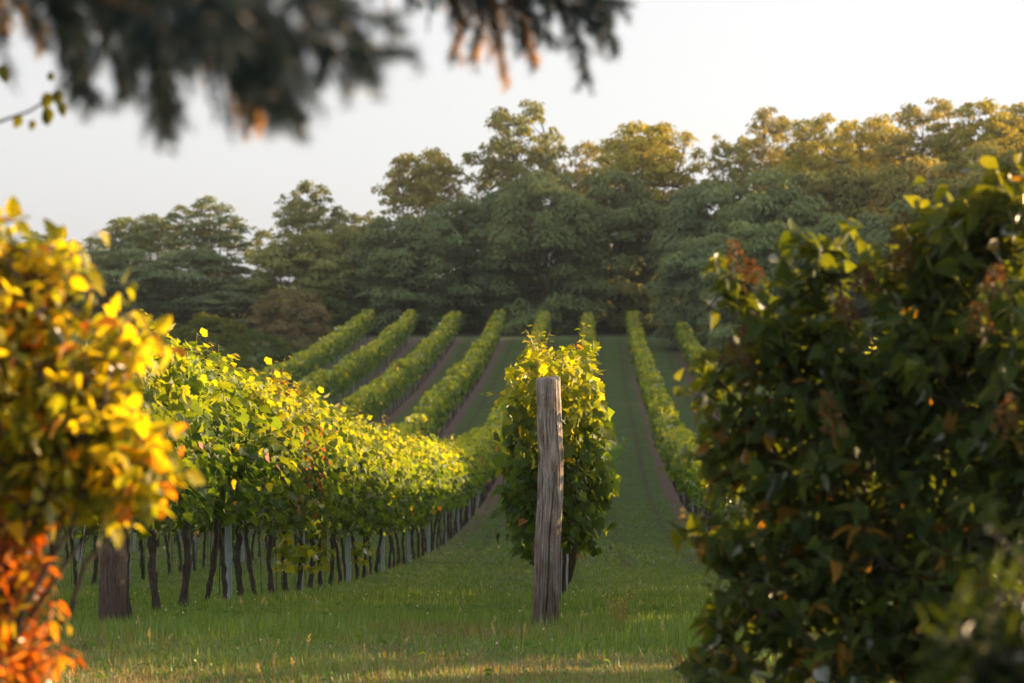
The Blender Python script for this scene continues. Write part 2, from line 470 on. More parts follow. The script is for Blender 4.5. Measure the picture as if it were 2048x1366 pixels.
def vine_foliage(seed, n=1150, length=1.3, zlo=.79, ztop=2.12, hw=.28, shoots=7, tpl=VINE_LEAF, size=(.048, .112), brown=0, end=False, yellow_shift=0):
    rng = np.random.default_rng(seed)
    s = Soup()
    ph = rng.uniform(0, 6.28, 8)
    def top(y): return ztop + .09 * np.sin(y * 5 + ph[0]) + .07 * np.sin(y * 11 + ph[1]) + .04 * np.sin(y * 23 + ph[7])
    def bot(y): return zlo + .10 * np.sin(y * 6 + ph[2]) + .07 * np.sin(y * 13 + ph[3])
    def wid(y, f, sd):
        return hw * ((.95 if end else .62) + (.1 if end else .55) * np.sin(np.pi * np.clip(f * .85 + .12, 0, 1))) * (1 + .26 * np.sin(y * 7 + sd * 2 + f * 6 + ph[4]) + .24 * np.sin(y * 15 + sd + f * 13 + ph[5]) + .12 * np.sin(y * 31 - f * 27 + ph[6]))
    y = rng.uniform(-length / 2, length / 2, n)
    f = rng.beta(1.1, 1.0, n)
    z = bot(y) + f * (top(y) - bot(y))
    sd = rng.choice([-1, 1], n)
    u = 1 - rng.random(n) ** 1.7 * .9
    w = wid(y, f, sd)
    u = u * np.where(rng.random(n) < .10, rng.uniform(1.05, 1.3, n), 1)
    x = sd * w * u
    P = np.column_stack([x, y, z])
    out = np.column_stack([sd * (.35 + .5 * u), rng.normal(0, .8, n), .35 + .7 * (f > .88) + rng.normal(0, .45, n)])
    if end:
        e = np.clip(-(y + length / 2 - .25) / .25, 0, 1)[:, None]
        out = out * (1 - e * .6) + e * np.array([[0, -1.6, .3]])
    D = np.column_stack([sd * .35 + rng.normal(0, .5, n), rng.normal(0, .6, n), -.8 + .6 * rng.random(n) + .7 * (f > .9)])
    S = rng.uniform(size[0], size[1], n) * (1 - .3 * np.clip((f - .7) / .3, 0, 1))
    S3 = np.column_stack([S * rng.uniform(.85, 1.1, n), S, S * rng.uniform(.6, 1.6, n)])
    C = vine_colours(rng, n, f + yellow_shift)
    if brown:
        wb = (np.abs(y + .06 * np.sin(f * 9)) < .48 - .25 * f) & (rng.random(n) < brown)
        tb = rng.random((n, 1))
        C[wb] = (np.array([.055, .026, .016]) * (1 - tb) + np.array([.14, .062, .036]) * tb)[wb]
        S3[wb] *= .75; S3[wb, 0] *= .6
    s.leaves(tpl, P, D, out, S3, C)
    # shoots
    for i in range(shoots):
        y0 = rng.uniform(-length / 2, length / 2); x0 = rng.uniform(-.2, .2)
        side = rng.random() < .3
        z0 = top(y0) - .1 if not side else rng.uniform(1.0, 1.8)
        L = rng.uniform(.12, .34) if not side else rng.uniform(.18, .35)
        if side: x0 = rng.choice([-1, 1]) * .25
        dv = np.array([rng.normal(0, .25), rng.normal(0, .35), 1.0]) if not side else np.array([np.sign(x0) * 1.0, rng.normal(0, .5), .35])
        dv /= np.linalg.norm(dv)
        q = np.linspace(0, 1, 6)
        bend = rng.normal(0, .12, 3); bend[2] = -abs(bend[2])
        pts = np.array([x0, y0, z0]) + q[:, None] * dv * L + (q ** 2)[:, None] * bend * L
        s.tube(pts, np.linspace(.0035, .0015, 6), 3, (.16, .15, .04))
        m = int(L / .035)
        qq = np.linspace(.1, 1, m)
        PP = np.column_stack([np.interp(qq, q, pts[:, c]) for c in range(3)])
        a = np.arange(m) * 2.4 + rng.uniform(0, 6)
        DD = np.column_stack([np.cos(a), np.sin(a), np.full(m, .1)]) + rng.normal(0, .25, (m, 3))
        PP = PP + norm(DD) * .03
        SS = np.linspace(.07, .03, m) * rng.uniform(.8, 1.15, m)
        s.leaves(tpl, PP, DD, np.column_stack([rng.normal(0, .4, (m, 2)), np.ones(m)]), SS, vine_colours(rng, m, np.full(m, 1.1)))
    return s.mesh('vine_foliage', M_VINE)


def vine_trunk(seed, h=.95):
    rng = np.random.default_rng(seed)
    s = Soup()
    n = 14
    q = np.linspace(0, 1, n)
    lean = rng.normal(0, .05, 2)
    px = lean[0] * q + .02 * np.sin(q * 5 + rng.uniform(0, 6)) + rng.normal(0, .006, n)
    py = lean[1] * q * 1.5 + .035 * np.sin(q * 4 + rng.uniform(0, 6)) + rng.normal(0, .006, n)
    px -= px[0]; py -= py[0]
    r = (.026 - .007 * q) * (1 + .18 * rng.normal(0, 1, n).clip(-1, 1)) * rng.uniform(.85, 1.15)
    r[0] *= 1.4; r[-1] *= 1.3
    s.tube(np.column_stack([px, py, q * h - .06]), r, 9, (.1, .08, .06))
    top = np.array([px[-1], py[-1], h - .08])
    for sg in (-1, 1):      # the two arms tied to the low wire
        s.tube([top, top + (0, sg * .12, .06), top + (.01, sg * .35, .09), top + (0, sg * .55, .07)], [.02, .016, .012, .008], 6, (.1, .08, .06))
    return s.mesh('vine_trunk', M_VINEBARK, True)


def grape_mesh(seed):
    rng = np.random.default_rng(seed)
    import bmesh
    bm = bmesh.new()
    for i in range(46):
        t = rng.random(); r = .034 * (1 - t) ** .6 + .004; a = rng.uniform(0, 6.28)
        mt = Matrix.Translation((math.cos(a) * r, math.sin(a) * r, -t * .14)) @ Matrix.Scale(.0085, 4)
        bmesh.ops.create_icosphere(bm, subdivisions=1, radius=1, matrix=mt)
    me = bpy.data.meshes.new('grapes'); bm.to_mesh(me); bm.free()
    me.materials.append(M_GRAPE)
    me.polygons.foreach_set('use_smooth', np.ones(len(me.polygons), dtype=bool))
    return me


M_GRAPE = bark_mat('grape', (.10, .13, .03), (.18, .20, .05), (40, 40, 40), 0, .35)
FOLIAGE = [vine_foliage(100 + i, shoots=6 + i % 4) for i in range(7)]
FOLIAGE_MID = [vine_foliage(140 + i, n=620, tpl=VINE_LEAF_FAR, size=(.08, .15), shoots=7, length=1.25, zlo=.93, yellow_shift=-.04, hw=.27 + .02 * (i % 3)) for i in range(6)]  # far rows in shade: sunlit yellow cut back in the leaf tone
FOLIAGE_DRY = vine_foliage(161, n=1250, brown=.85)
TRUNKS = [vine_trunk(200 + i) for i in range(7)]
GRAPES = [grape_mesh(3), grape_mesh(4)]
_s = Soup(); _s.tube([(0, 0, -.05), (0, 0, 1.25)], .004, 5, (.08, .05, .04)); ROD = _s.mesh('rod', M_ROD)

def sucker_mesh():
    rng = np.random.default_rng(61); s = Soup()
    for j in range(7):
        a = rng.uniform(0, 6.28); L = rng.uniform(.15, .4)
        p0 = np.array([0, 0, rng.uniform(.1, .55)]); e = p0 + np.array([math.cos(a) * L * .7, math.sin(a) * L, rng.uniform(-.1, .2)])
        c = bezier(p0, (p0 + e) / 2 + np.array([0, 0, .06]), e, 6)
        s.tube(c, .003, 3, (.15, .15, .04))
        m = 8; q = np.linspace(.5, 5, m)
        P = np.column_stack([np.interp(q, np.arange(6), c[:, k]) for k in range(3)]) + rng.normal(0, .02, (m, 3))
        s.leaves(VINE_LEAF, P, rng.normal(0, 1, (m, 3)) + np.array([0, 0, -.4]), rng.normal(0, .6, (m, 3)) + np.array([.3, -.5, .6]), rng.uniform(.05, .09, m), vine_colours(rng, m, np.full(m, .95)))
    return s.mesh('sucker', M_VINE)


ORD = ['zeroth', 'first', 'second', 'third', 'fourth', 'fifth', 'sixth', 'seventh', 'eighth', 'ninth', 'tenth', 'eleventh', 'twelfth', 'thirteenth',
       'fourteenth', 'fifteenth', 'sixteenth', 'seventeenth', 'eighteenth', 'nineteenth', 'twentieth']
TENS = {20: 'twenty', 30: 'thirty'}
def ordinal(n):
    if n <= 20: return ORD[n]
    if n == 30: return 'thirtieth'
    return TENS[n // 10 * 10] + '-' + ORD[n % 10]

ROWNAME = {-5: 'the farthest left row', -4: 'the fourth row left of the weathered post', -3: 'the third row left of the weathered post',
           -2: 'the second row left of the weathered post', -1: 'the big leafy left row', 0: 'the row behind the weathered post',
           1: 'the first row right of the weathered post', 2: 'the second row right of the weathered post', 3: 'the third row right of the weathered post'}
SIDE = {-5: 'farthest left row beside the bushes', -4: 'fourth row left of the weathered post', -3: 'third row left of the weathered post', -2: 'second row left of the weathered post',
        -1: 'big leafy row left of the weathered post', 0: 'row behind the weathered post', 1: 'first row right of the weathered post', 2: 'second row right of the weathered post',
        3: 'third row right of the weathered post'}
ROW_START = {k: 17.0 for k in ROWS}
ROW_END = {k: 168.0 for k in ROWS}
ROW_END[-5] = 170; ROW_END[3] = 118


def in_view(x, y, m=.7):
    return -.245 * y - m < x < .179 * y + m


def screen(x, y, z):
    v = CAM_R.transposed() @ Vector((x, y, z - CAM_Z))
    return 1024 + F * v.x / -v.z, 683 - F * v.y / -v.z


def vine_visible(k, y):
    """a plant only counts where the nearer rows do not hide it entirely"""
    x = row_x(k)
    if not in_view(x, y): return False
    if k == 0: return y < 21 or y > 96
    if k in (1, 2, 3): return y > 17
    return True


rnd = random.Random(11)
plants = []
for k in ROWS:
    y = ROW_START[k] + .55
    i = 0
    while y < ROW_END[k] - .5:
        i += 1
        if y < 60 or rnd.random() > .02: plants.append((y, k, i))
        y += 1.12 + rnd.uniform(-.05, .05)
cand = sorted([p for p in plants if vine_visible(p[1], p[0])], key=lambda p: p[0])
MAX_VINES = 300
single, rest = cand[:MAX_VINES], cand[MAX_VINES:]
hidden = [p for p in plants if not vine_visible(p[1], p[0]) and in_view(row_x(p[1]), p[0], 3.0)]
SUCKER = sucker_mesh()


def zone(y):
    return 'near the front' if y < 30 else 'above the dip' if y < 52 else 'in the dip' if y < 82 else 'beyond the dip'


def build_vine(y, k, i, group):
    x = row_x(k); z = gz(x, y)
    o = bpy.data.objects.new('grapevine', None); COL.objects.link(o)
    o.empty_display_size = .3
    o.location = (x, y, z); o.rotation_euler.z = 0
    dry = (k == -1 and i == 8)
    r = random.Random(k * 1000 + i)
    if k == -1 and i <= 22:
        lab = f'{ordinal(i)} grapevine from the front in the big leafy left row'
        if dry: lab = 'grapevine with withered brown leaves among the green vines of the big leafy row'
    elif k == 0 and i == 1:
        lab = 'sunlit leafy grapevine wrapped round the weathered wooden post in the middle'
    else:
        lab = f'green grapevine {zone(y)}, {ROWNAME[k]}'
    tag(o, lab, 'grapevine', group)
    near = y < 46
    fm = FOLIAGE_DRY if dry else (r.choice(FOLIAGE) if near else r.choice(FOLIAGE_MID))
    if k == 0 and i == 1: fm = FOLIAGE_FIRST
    f = link('foliage', fm, o)
    if k == 0 and i == 1:
        f.location = (.05, .05, 0)
    else:
        f.rotation_euler.z = r.choice([0, math.pi]) + r.uniform(-.06, .06)
        sz = r.uniform(.96, 1.07) if k >= 0 else r.uniform(.98, 1.05)
        if k == 0 and y < 26: sz = .92
        if k == -1 and i < 7: sz *= .955
        if not near and r.random() < .06: sz *= .86
        elif not near: sz *= r.uniform(.92, 1.06)
        f.scale = (r.uniform(.85, 1.2) if k or y > 26 else .72, 1, sz)
        f.location.z = (1 - sz) * .6 - (.10 if k == 0 and y < 30 else 0)
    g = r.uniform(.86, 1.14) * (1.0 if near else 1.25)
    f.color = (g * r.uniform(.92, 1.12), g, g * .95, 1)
    t = link('trunk', r.choice(TRUNKS), o)
    t.rotation_euler.z = r.choice([0, math.pi]); t.scale = (r.uniform(.85, 1.25) if k else .45,) * 2 + (1,)
    if k == -1 and i in (9, 10, 12, 16):
        q = link('sucker', SUCKER, o); q.rotation_euler.z = i; q.scale = (1 + .2 * (i == 9),) * 3
    if y < 60:
        p = link('stake', ROD, o); p.location = (r.choice([-.05, .05]), r.uniform(-.07, .07), 0)
        p.rotation_euler = (r.uniform(-.03, .03), r.uniform(-.03, .03), 0)
    if y < 34 and k in (-1, 0):
        for q in range(2 if y < 26 else 1):
            gg = link('grape_bunch', r.choice(GRAPES), o)
            gg.location = (r.uniform(.2, .3), r.uniform(-.5, .5), r.uniform(.72, 1.1)); gg.rotation_euler = (r.uniform(-.2, .2), r.uniform(-.2, .2), r.uniform(0, 6))
    return o


FOLIAGE_FIRST = vine_foliage(177, n=2300, length=1.15, hw=.25, zlo=.60, ztop=1.90, shoots=14, size=(.045, .105), end=True)
for (y, k, i) in single:
    build_vine(y, k, i, 'grapevines in ' + SIDE[k])

# the far end of the rows: more vines than anyone could count
def far_mass(name, plist, n, size, label):
    s = Soup(); rng = np.random.default_rng(9)
    for (y, k, i) in plist:
        x = row_x(k); m = n
        yy = rng.uniform(-.62, .62, m)
        bump = .10 * math.sin(y * 2.1 + k) + .08 * math.sin(y * 5.3 + 2 * k)
        f = rng.beta(1.1, 1, m); sd = rng.choice([-1, 1], m); u = 1 - rng.random(m) ** 1.7 * .9; u *= np.where(rng.random(m) < .12, 1.3, 1)
        zt = 2.06 + bump + rng.normal(0, .07); zb = .97
        w = .29 * (.65 + .5 * np.sin(np.pi * np.clip(f * .85 + .12, 0, 1))) * (1 + .25 * np.sin(yy * 7 + f * 6 + i))
        Z = zb + f * (zt - zb)
        P = np.column_stack([x + sd * w * u, y + yy, ground(np.full(m, x), y + yy) + Z])
        N = np.column_stack([sd * (.35 + .5 * u), rng.normal(0, .8, m), .35 + .7 * (f > .88) + rng.normal(0, .4, m)])
        D = np.column_stack([sd * .35 + rng.normal(0, .3, m), rng.normal(0, .5, m), -1 + .5 * rng.random(m)])
        s.leaves(VINE_LEAF_FAR, P, D, N, rng.uniform(size[0], size[1], m), vine_colours(rng, m, f - .08) * rng.uniform(1.05, 1.45))  # sunlit yellow cut back for the shaded row ends
        z = gz(x, y)
        s.tube([(x, y, z - .05), (x + rng.normal(0, .03), y, z + .4), (x, y + rng.normal(0, .05), z + .85)], [.024, .02, .018], 5, (.05, .042, .034))
    o = link(name, s.mesh(name, M_VINE)); tag(o, label, 'grapevines', kind='stuff')

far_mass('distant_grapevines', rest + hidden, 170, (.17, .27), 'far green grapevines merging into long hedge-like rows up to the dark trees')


# ------------------------------------------------------------------ metal trellis posts and wires
def post_mesh():
    prof = [(-.028, -.018), (-.028, .018), (-.018, .018), (-.018, -.006), (-.004, -.006), (-.004, -.013), (.004, -.013), (.004, -.006), (.018, -.006),
            (.018, .018), (.028, .018), (.028, -.018)]
    n = len(prof); V = []; Fq = []
    for z in (-.1, 2.06):
        V += [(a, b, z) for a, b in prof]
    for i in range(n):
        j = (i + 1) % n; Fq.append((i, j, n + j, n + i))
    V = list(V)
    capf = []
    # hooks for the wires
    def box(x0, x1, y0, y1, z0, z1):
        b = len(V)
        V.extend([(x0, y0, z0), (x1, y0, z0), (x1, y1, z0), (x0, y1, z0), (x0, y0, z1), (x1, y0, z1), (x1, y1, z1), (x0, y1, z1)])
        for q in ((0, 3, 2, 1), (4, 5, 6, 7), (0, 1, 5, 4), (1, 2, 6, 5), (2, 3, 7, 6), (3, 0, 4, 7)):
            Fq.append(tuple(b + t for t in q))
    for z in np.arange(.35, 2.0, .12):
        box(-.034, -.0285, -.008, .008, z, z + .03); box(.0285, .034, -.008, .008, z, z + .03)
    box(-.0275, .0275, -.0175, .0175, 2.0605, 2.066)
    return make_mesh('post', np.array(V), np.array(Fq), M_ZINC)


POST = post_mesh()
for k in ROWS:
    ys = []
    y = 22.4
    while y < ROW_END[k]:
        ys.append(y); y += 5.5
    n = len(ys)
    for j, y in enumerate(ys):
        x = row_x(k)
        if not in_view(x, y, .4): continue
        if k == 0 and (30 < y < 96): continue
        if k in (1, 2, 3) and y < 45: continue
        o = link('trellis_post', POST, None, (x, y, gz(x, y)))
        r = random.Random(k * 77 + j)
        o.rotation_euler = (r.uniform(-.02, .02), r.uniform(-.03, .03), r.uniform(-.2, .2))
        if k == -1 and j < 16:
            lab = f'{ordinal(j + 1)} grey metal post from the front, {ROWNAME[k]}'
        else:
            lab = f'{ordinal(n - j)} grey metal post from the top, {ROWNAME[k]}'
        tag(o, lab, 'metal post', 'grey metal posts in ' + SIDE[k])

for k in (-3, -2, -1, 0, 1):
    s = Soup()
    for hgt, dx in ((.78, .03), (1.18, -.03)):
        ys = np.arange(17.0, 120 if k != 0 else 60, 1.375)
        P = np.column_stack([np.full(len(ys), row_x(k) + dx), ys, ground(np.full(len(ys), row_x(k)), ys) + hgt])
        s.tube(P, .0016, 3, (.3, .3, .3), cap=False)
    o = link('trellis_wire', s.mesh('wire', M_WIRE))
    tag(o, 'thin steel wires strung along ' + ROWNAME[k], 'wire', 'trellis wires of the rows')


# ------------------------------------------------------------------ wooden end posts
def wood_mat(name, light, dark, warm, orange=False):
    m, N, L = new_mat(name)
    out = N.new('ShaderNodeOutputMaterial'); b = N.new('ShaderNodeBsdfPrincipled'); b.inputs['Roughness'].default_value = .85
    b.inputs['Specular IOR Level'].default_value = .25
    tc = N.new('ShaderNodeTexCoord')
    def nz(sc, det, ro=.6):
        mp = N.new('ShaderNodeMapping'); mp.inputs['Scale'].default_value = sc
        n = N.new('ShaderNodeTexNoise'); n.inputs['Scale'].default_value = 1; n.inputs['Detail'].default_value = det; n.inputs['Roughness'].default_value = ro
        L.new(tc.outputs['Object'], mp.inputs[0]); L.new(mp.outputs[0], n.inputs[0]); return n
    grain = nz((75, 75, 6.0), 8, .8); blot = nz((14, 14, 5), 5); crack = nz((42, 42, 1.3), 3, .5); low = nz((6, 6, 2.2), 3)
    r1 = N.new('ShaderNodeValToRGB'); r1.color_ramp.elements[0].position = .33; r1.color_ramp.elements[0].color = (*dark, 1)
    r1.color_ramp.elements[1].position = .64; r1.color_ramp.elements[1].color = (*light, 1)
    L.new(grain.outputs[0], r1.inputs[0])
    r2 = N.new('ShaderNodeValToRGB'); r2.color_ramp.elements[0].position = .42; r2.color_ramp.elements[0].color = (1, 1, 1, 1)
    r2.color_ramp.elements[1].position = .66; r2.color_ramp.elements[1].color = (*warm, 1)
    L.new(blot.outputs[0], r2.inputs[0])
    mu = N.new('ShaderNodeMix'); mu.data_type = 'RGBA'; mu.blend_type = 'MULTIPLY'; mu.inputs[0].default_value = 1
    L.new(r1.outputs[0], mu.inputs[6]); L.new(r2.outputs[0], mu.inputs[7])
    r3 = N.new('ShaderNodeValToRGB'); e = r3.color_ramp.elements
    e[0].position = .475; e[0].color = (1, 1, 1, 1); e[1].position = .525; e[1].color = (1, 1, 1, 1)
    q = e.new(.5); q.color = (.08, .07, .06, 1)
    L.new(crack.outputs[0], r3.inputs[0])
    mv = N.new('ShaderNodeMix'); mv.data_type = 'RGBA'; mv.blend_type = 'MULTIPLY'; mv.inputs[0].default_value = .85
    L.new(mu.outputs[2], mv.inputs[6]); L.new(r3.outputs[0], mv.inputs[7])
    # darker brown towards the foot of the post
    sx = N.new('ShaderNodeSeparateXYZ'); L.new(tc.outputs['Object'], sx.inputs[0])
    mr = N.new('ShaderNodeMapRange'); mr.inputs[1].default_value = 0; mr.inputs[2].default_value = 1.15; mr.inputs[3].default_value = .95; mr.inputs[4].default_value = 0
    ad = N.new('ShaderNodeMath'); ad.operation = 'ADD'; L.new(sx.outputs[2], ad.inputs[0])
    lw = N.new('ShaderNodeMath'); lw.operation = 'MULTIPLY'; lw.inputs[1].default_value = .5; L.new(low.outputs[0], lw.inputs[0])
    L.new(lw.outputs[0], ad.inputs[1]); L.new(ad.outputs[0], mr.inputs[0])
    md = N.new('ShaderNodeMix'); md.data_type = 'RGBA'; L.new(mr.outputs[0], md.inputs[0]); L.new(mv.outputs[2], md.inputs[6]); md.inputs[7].default_value = (.05, .035, .03, 1)
    L.new(md.outputs[2], b.inputs['Base Color'])
    bp = N.new('ShaderNodeBump'); bp.inputs['Strength'].default_value = .7; bp.inputs['Distance'].default_value = .006
    hs = N.new('ShaderNodeMath'); hs.operation = 'ADD'; L.new(grain.outputs[0], hs.inputs[0])
    sp = N.new('ShaderNodeSeparateColor'); L.new(r3.outputs[0], sp.inputs[0]); L.new(sp.outputs[0], hs.inputs[1])
    L.new(hs.outputs[0], bp.inputs['Height']); L.new(bp.outputs[0], b.inputs['Normal'])
    L.new(b.outputs[0], out.inputs[0])
    return m


def log_mesh(axis, rads, mat, seed, sides=40, cracks=(), knots=(), rings=150):
    """axis: list of (z, x offset, y offset)"""
    rng = np.random.default_rng(seed)
    z = np.linspace(axis[0][0], axis[-1][0], rings)
    ax = np.array(axis); cx = np.interp(z, ax[:, 0], ax[:, 1]); cy = np.interp(z, ax[:, 0], ax[:, 2])
    kk = np.exp(-.5 * (np.arange(-8, 9) / 4.) ** 2); kk /= kk.sum()
    cx = np.convolve(np.pad(cx, 8, mode='edge'), kk, 'valid'); cy = np.convolve(np.pad(cy, 8, mode='edge'), kk, 'valid')
    R = np.interp(z, ax[:, 0], rads)
    a = np.arange(sides) / sides * 2 * np.pi
    A, Z = np.meshgrid(a, z)
    r = R[:, None] * (1 + .025 * np.sin(3 * A + .8 * Z + seed) + .018 * np.sin(5 * A - 1.6 * Z) + .01 * np.sin(9 * A + 3 * Z) + .012 * np.sin(13 * A + 1.1 * Z))
    r += rng.normal(0, .0007, r.shape)
    for (ca, cz0, cz1, w, dep) in cracks:       # long splits
        wob = ca + .10 * np.sin(Z * 3.1 + ca) + .05 * np.sin(Z * 9 + ca)
        d = (A - wob + np.pi) % (2 * np.pi) - np.pi
        fz = np.clip((Z - cz0) / .12, 0, 1) * np.clip((cz1 - Z) / .12, 0, 1)
        r -= dep * fz * np.exp(-(d / w) ** 2)
    for (ka, kz, ks, kd) in knots:
        d = (A - ka + np.pi) % (2 * np.pi) - np.pi
        q = (d * R[:, None] / ks) ** 2 + ((Z - kz) / (ks * 1.3)) ** 2
        r += kd * np.exp(-q) - kd * 1.9 * np.exp(-q * 7)
    X = cx[:, None] + r * np.cos(A); Y = cy[:, None] + r * np.sin(A)
    V = np.column_stack([X.ravel(), Y.ravel(), Z.ravel()])
    i = np.arange(rings - 1)[:, None] * sides; j = np.arange(sides)[None]; j2 = (j + 1) % sides
    Fq = [np.stack([i + j, i + j2, i + sides + j2, i + sides + j], -1).reshape(-1, 4)]
    # rounded sawn top
    last = (rings - 1) * sides; n0 = len(V); ex = []; prev = last + np.arange(sides)
    for t, dz in ((.93, .012), (.75, .019), (.4, .022)):
        ring = np.column_stack([cx[-1] + (X[-1] - cx[-1]) * t, cy[-1] + (Y[-1] - cy[-1]) * t, np.full(sides, z[-1] + dz) + rng.normal(0, .0012, sides) + .006 * np.cos(a) * t])
        cur = n0 + len(ex) + np.arange(sides); ex += list(ring)
        Fq.append(np.stack([prev, np.roll(prev, -1), np.roll(cur, -1), cur], 1)); prev = cur
    ex.append((cx[-1], cy[-1], z[-1] + .021)); c = n0 + len(ex) - 1
    F3 = np.stack([prev, np.roll(prev, -1), np.full(sides, c)], 1)
    V = np.vstack([V, np.array(ex)])
    return make_mesh('log', V, [F3] + Fq, mat, None, True)


M_WOOD = wood_mat('weathered_wood', (.58, .52, .47), (.12, .102, .092), (.60, .47, .38))
M_WOOD2 = wood_mat('brown_wood', (.34, .255, .21), (.12, .085, .068), (.7, .55, .5))

# the weathered post in the middle, outline measured on the photograph
PY = 16.95
left = [(1250, 1066, 1118), (1180, 1068, 1119), (1078, 1070, 1122), (992, 1076, 1127), (914, 1078, 1128), (852, 1075, 1125), (800, 1073.5, 1122.5), (760, 1072.5, 1121)]
base = pix(1092, 1250, PY); bz = gz(base.x, PY)
axis, rads = [(-.25, -.005, 0)], [.093]
for yy, xl, xr in left:
    p = pix((xl + xr) / 2, yy, PY); axis.append((p.z - base.z, p.x - base.x, 0)); rads.append((xr - xl) / 2 / F * PY)
F0 = -math.pi / 2   # the face turned to the camera
post = bpy.data.objects.new('wooden_post', None); COL.objects.link(post); post.location = (base.x, PY, base.z)
tag(post, 'weathered grey wooden end post, slightly bent, in the middle of the picture', 'wooden post')
lg = link('post_body', log_mesh(axis, rads, M_WOOD, 4, 200, cracks=((F0 + .12, -.3, 1.08, .055, .034), (F0 - .55, .25, .95, .035, .014), (F0 + .6, .9, 1.75, .03, .012), (F0 - .9, .0, .6, .04, .014), (F0 - .25, 1.1, 1.75, .03, .012), (F0 + .95, .1, .9, .04, .014)),
                                knots=((F0 - .42, 1.60, .022, .007), (F0 + .5, 1.32, .014, .004), (F0 + .1, .98, .012, .004)), rings=320), post)
def post_wire(pxs, r=.003):
    s = Soup(); P = []
    for x, y in pxs:
        p = pix(x, y, PY); zz = p.z - base.z
        cxx = np.interp(zz, [a[0] for a in axis], [a[1] for a in axis]); rr = np.interp(zz, [a[0] for a in axis], rads)
        dx = p.x - base.x - cxx; dx = max(-rr * .97, min(rr * .97, dx))
        P.append((cxx + dx, -math.sqrt(max(rr * rr - dx * dx, 1e-6)) - .004, zz))
    P = np.array(P); q = np.linspace(0, len(P) - 1, len(P) * 5)
    P = np.column_stack([np.interp(q, np.arange(len(P)), P[:, c]) for c in range(3)])
    s.tube(P, r, 5, (.3, .3, .3)); return s.mesh('tie', M_WIRE)
link('tie_wire', post_wire([(1083, 922), (1089, 950), (1096, 975), (1097, 1000), (1094, 1060), (1090, 1110), (1087, 1170), (1082, 1225), (1084, 1248)]), post)
link('tie_wire', post_wire([(1120, 905), (1112, 930), (1103, 955), (1097, 978)]), post)

# thick brown post that ends the left row
LY = 17.2
b2 = pix(224, 1232, LY); z2 = gz(b2.x, LY)
p2 = bpy.data.objects.new('wooden_post', None); COL.objects.link(p2); p2.location = (b2.x, LY, b2.z)
tag(p2, 'thick brown wooden end post under the leaves of the left row', 'wooden post')
link('post_body', log_mesh([(-.25, -.01, 0), (0, 0, 0), (.4, .008, 0), (.9, .01, 0), (1.75, .02, 0)], [.105, .098, .096, .09, .082], M_WOOD2, 9, 48,
                           cracks=((F0 + .5, .35, 1.1, .05, .006), (F0 - .1, .1, .5, .04, .006)), knots=((F0 + .35, .42, .02, .006), (F0 + .4, .78, .02, .005)), rings=200), p2)
s = Soup(); s.tube([(-.10, -.06, 1.5), (-.13, -.35, .6), (-.16, -.62, -.05)], .003, 5, (.3, .3, .3)); s.tube([(-.01, -.10, 1.02), (-.08, -.11, 1.0), (-.10, -.02, 1.02)], .002, 5)
link('tie_wire', s.mesh('anchor', M_WIRE), p2)


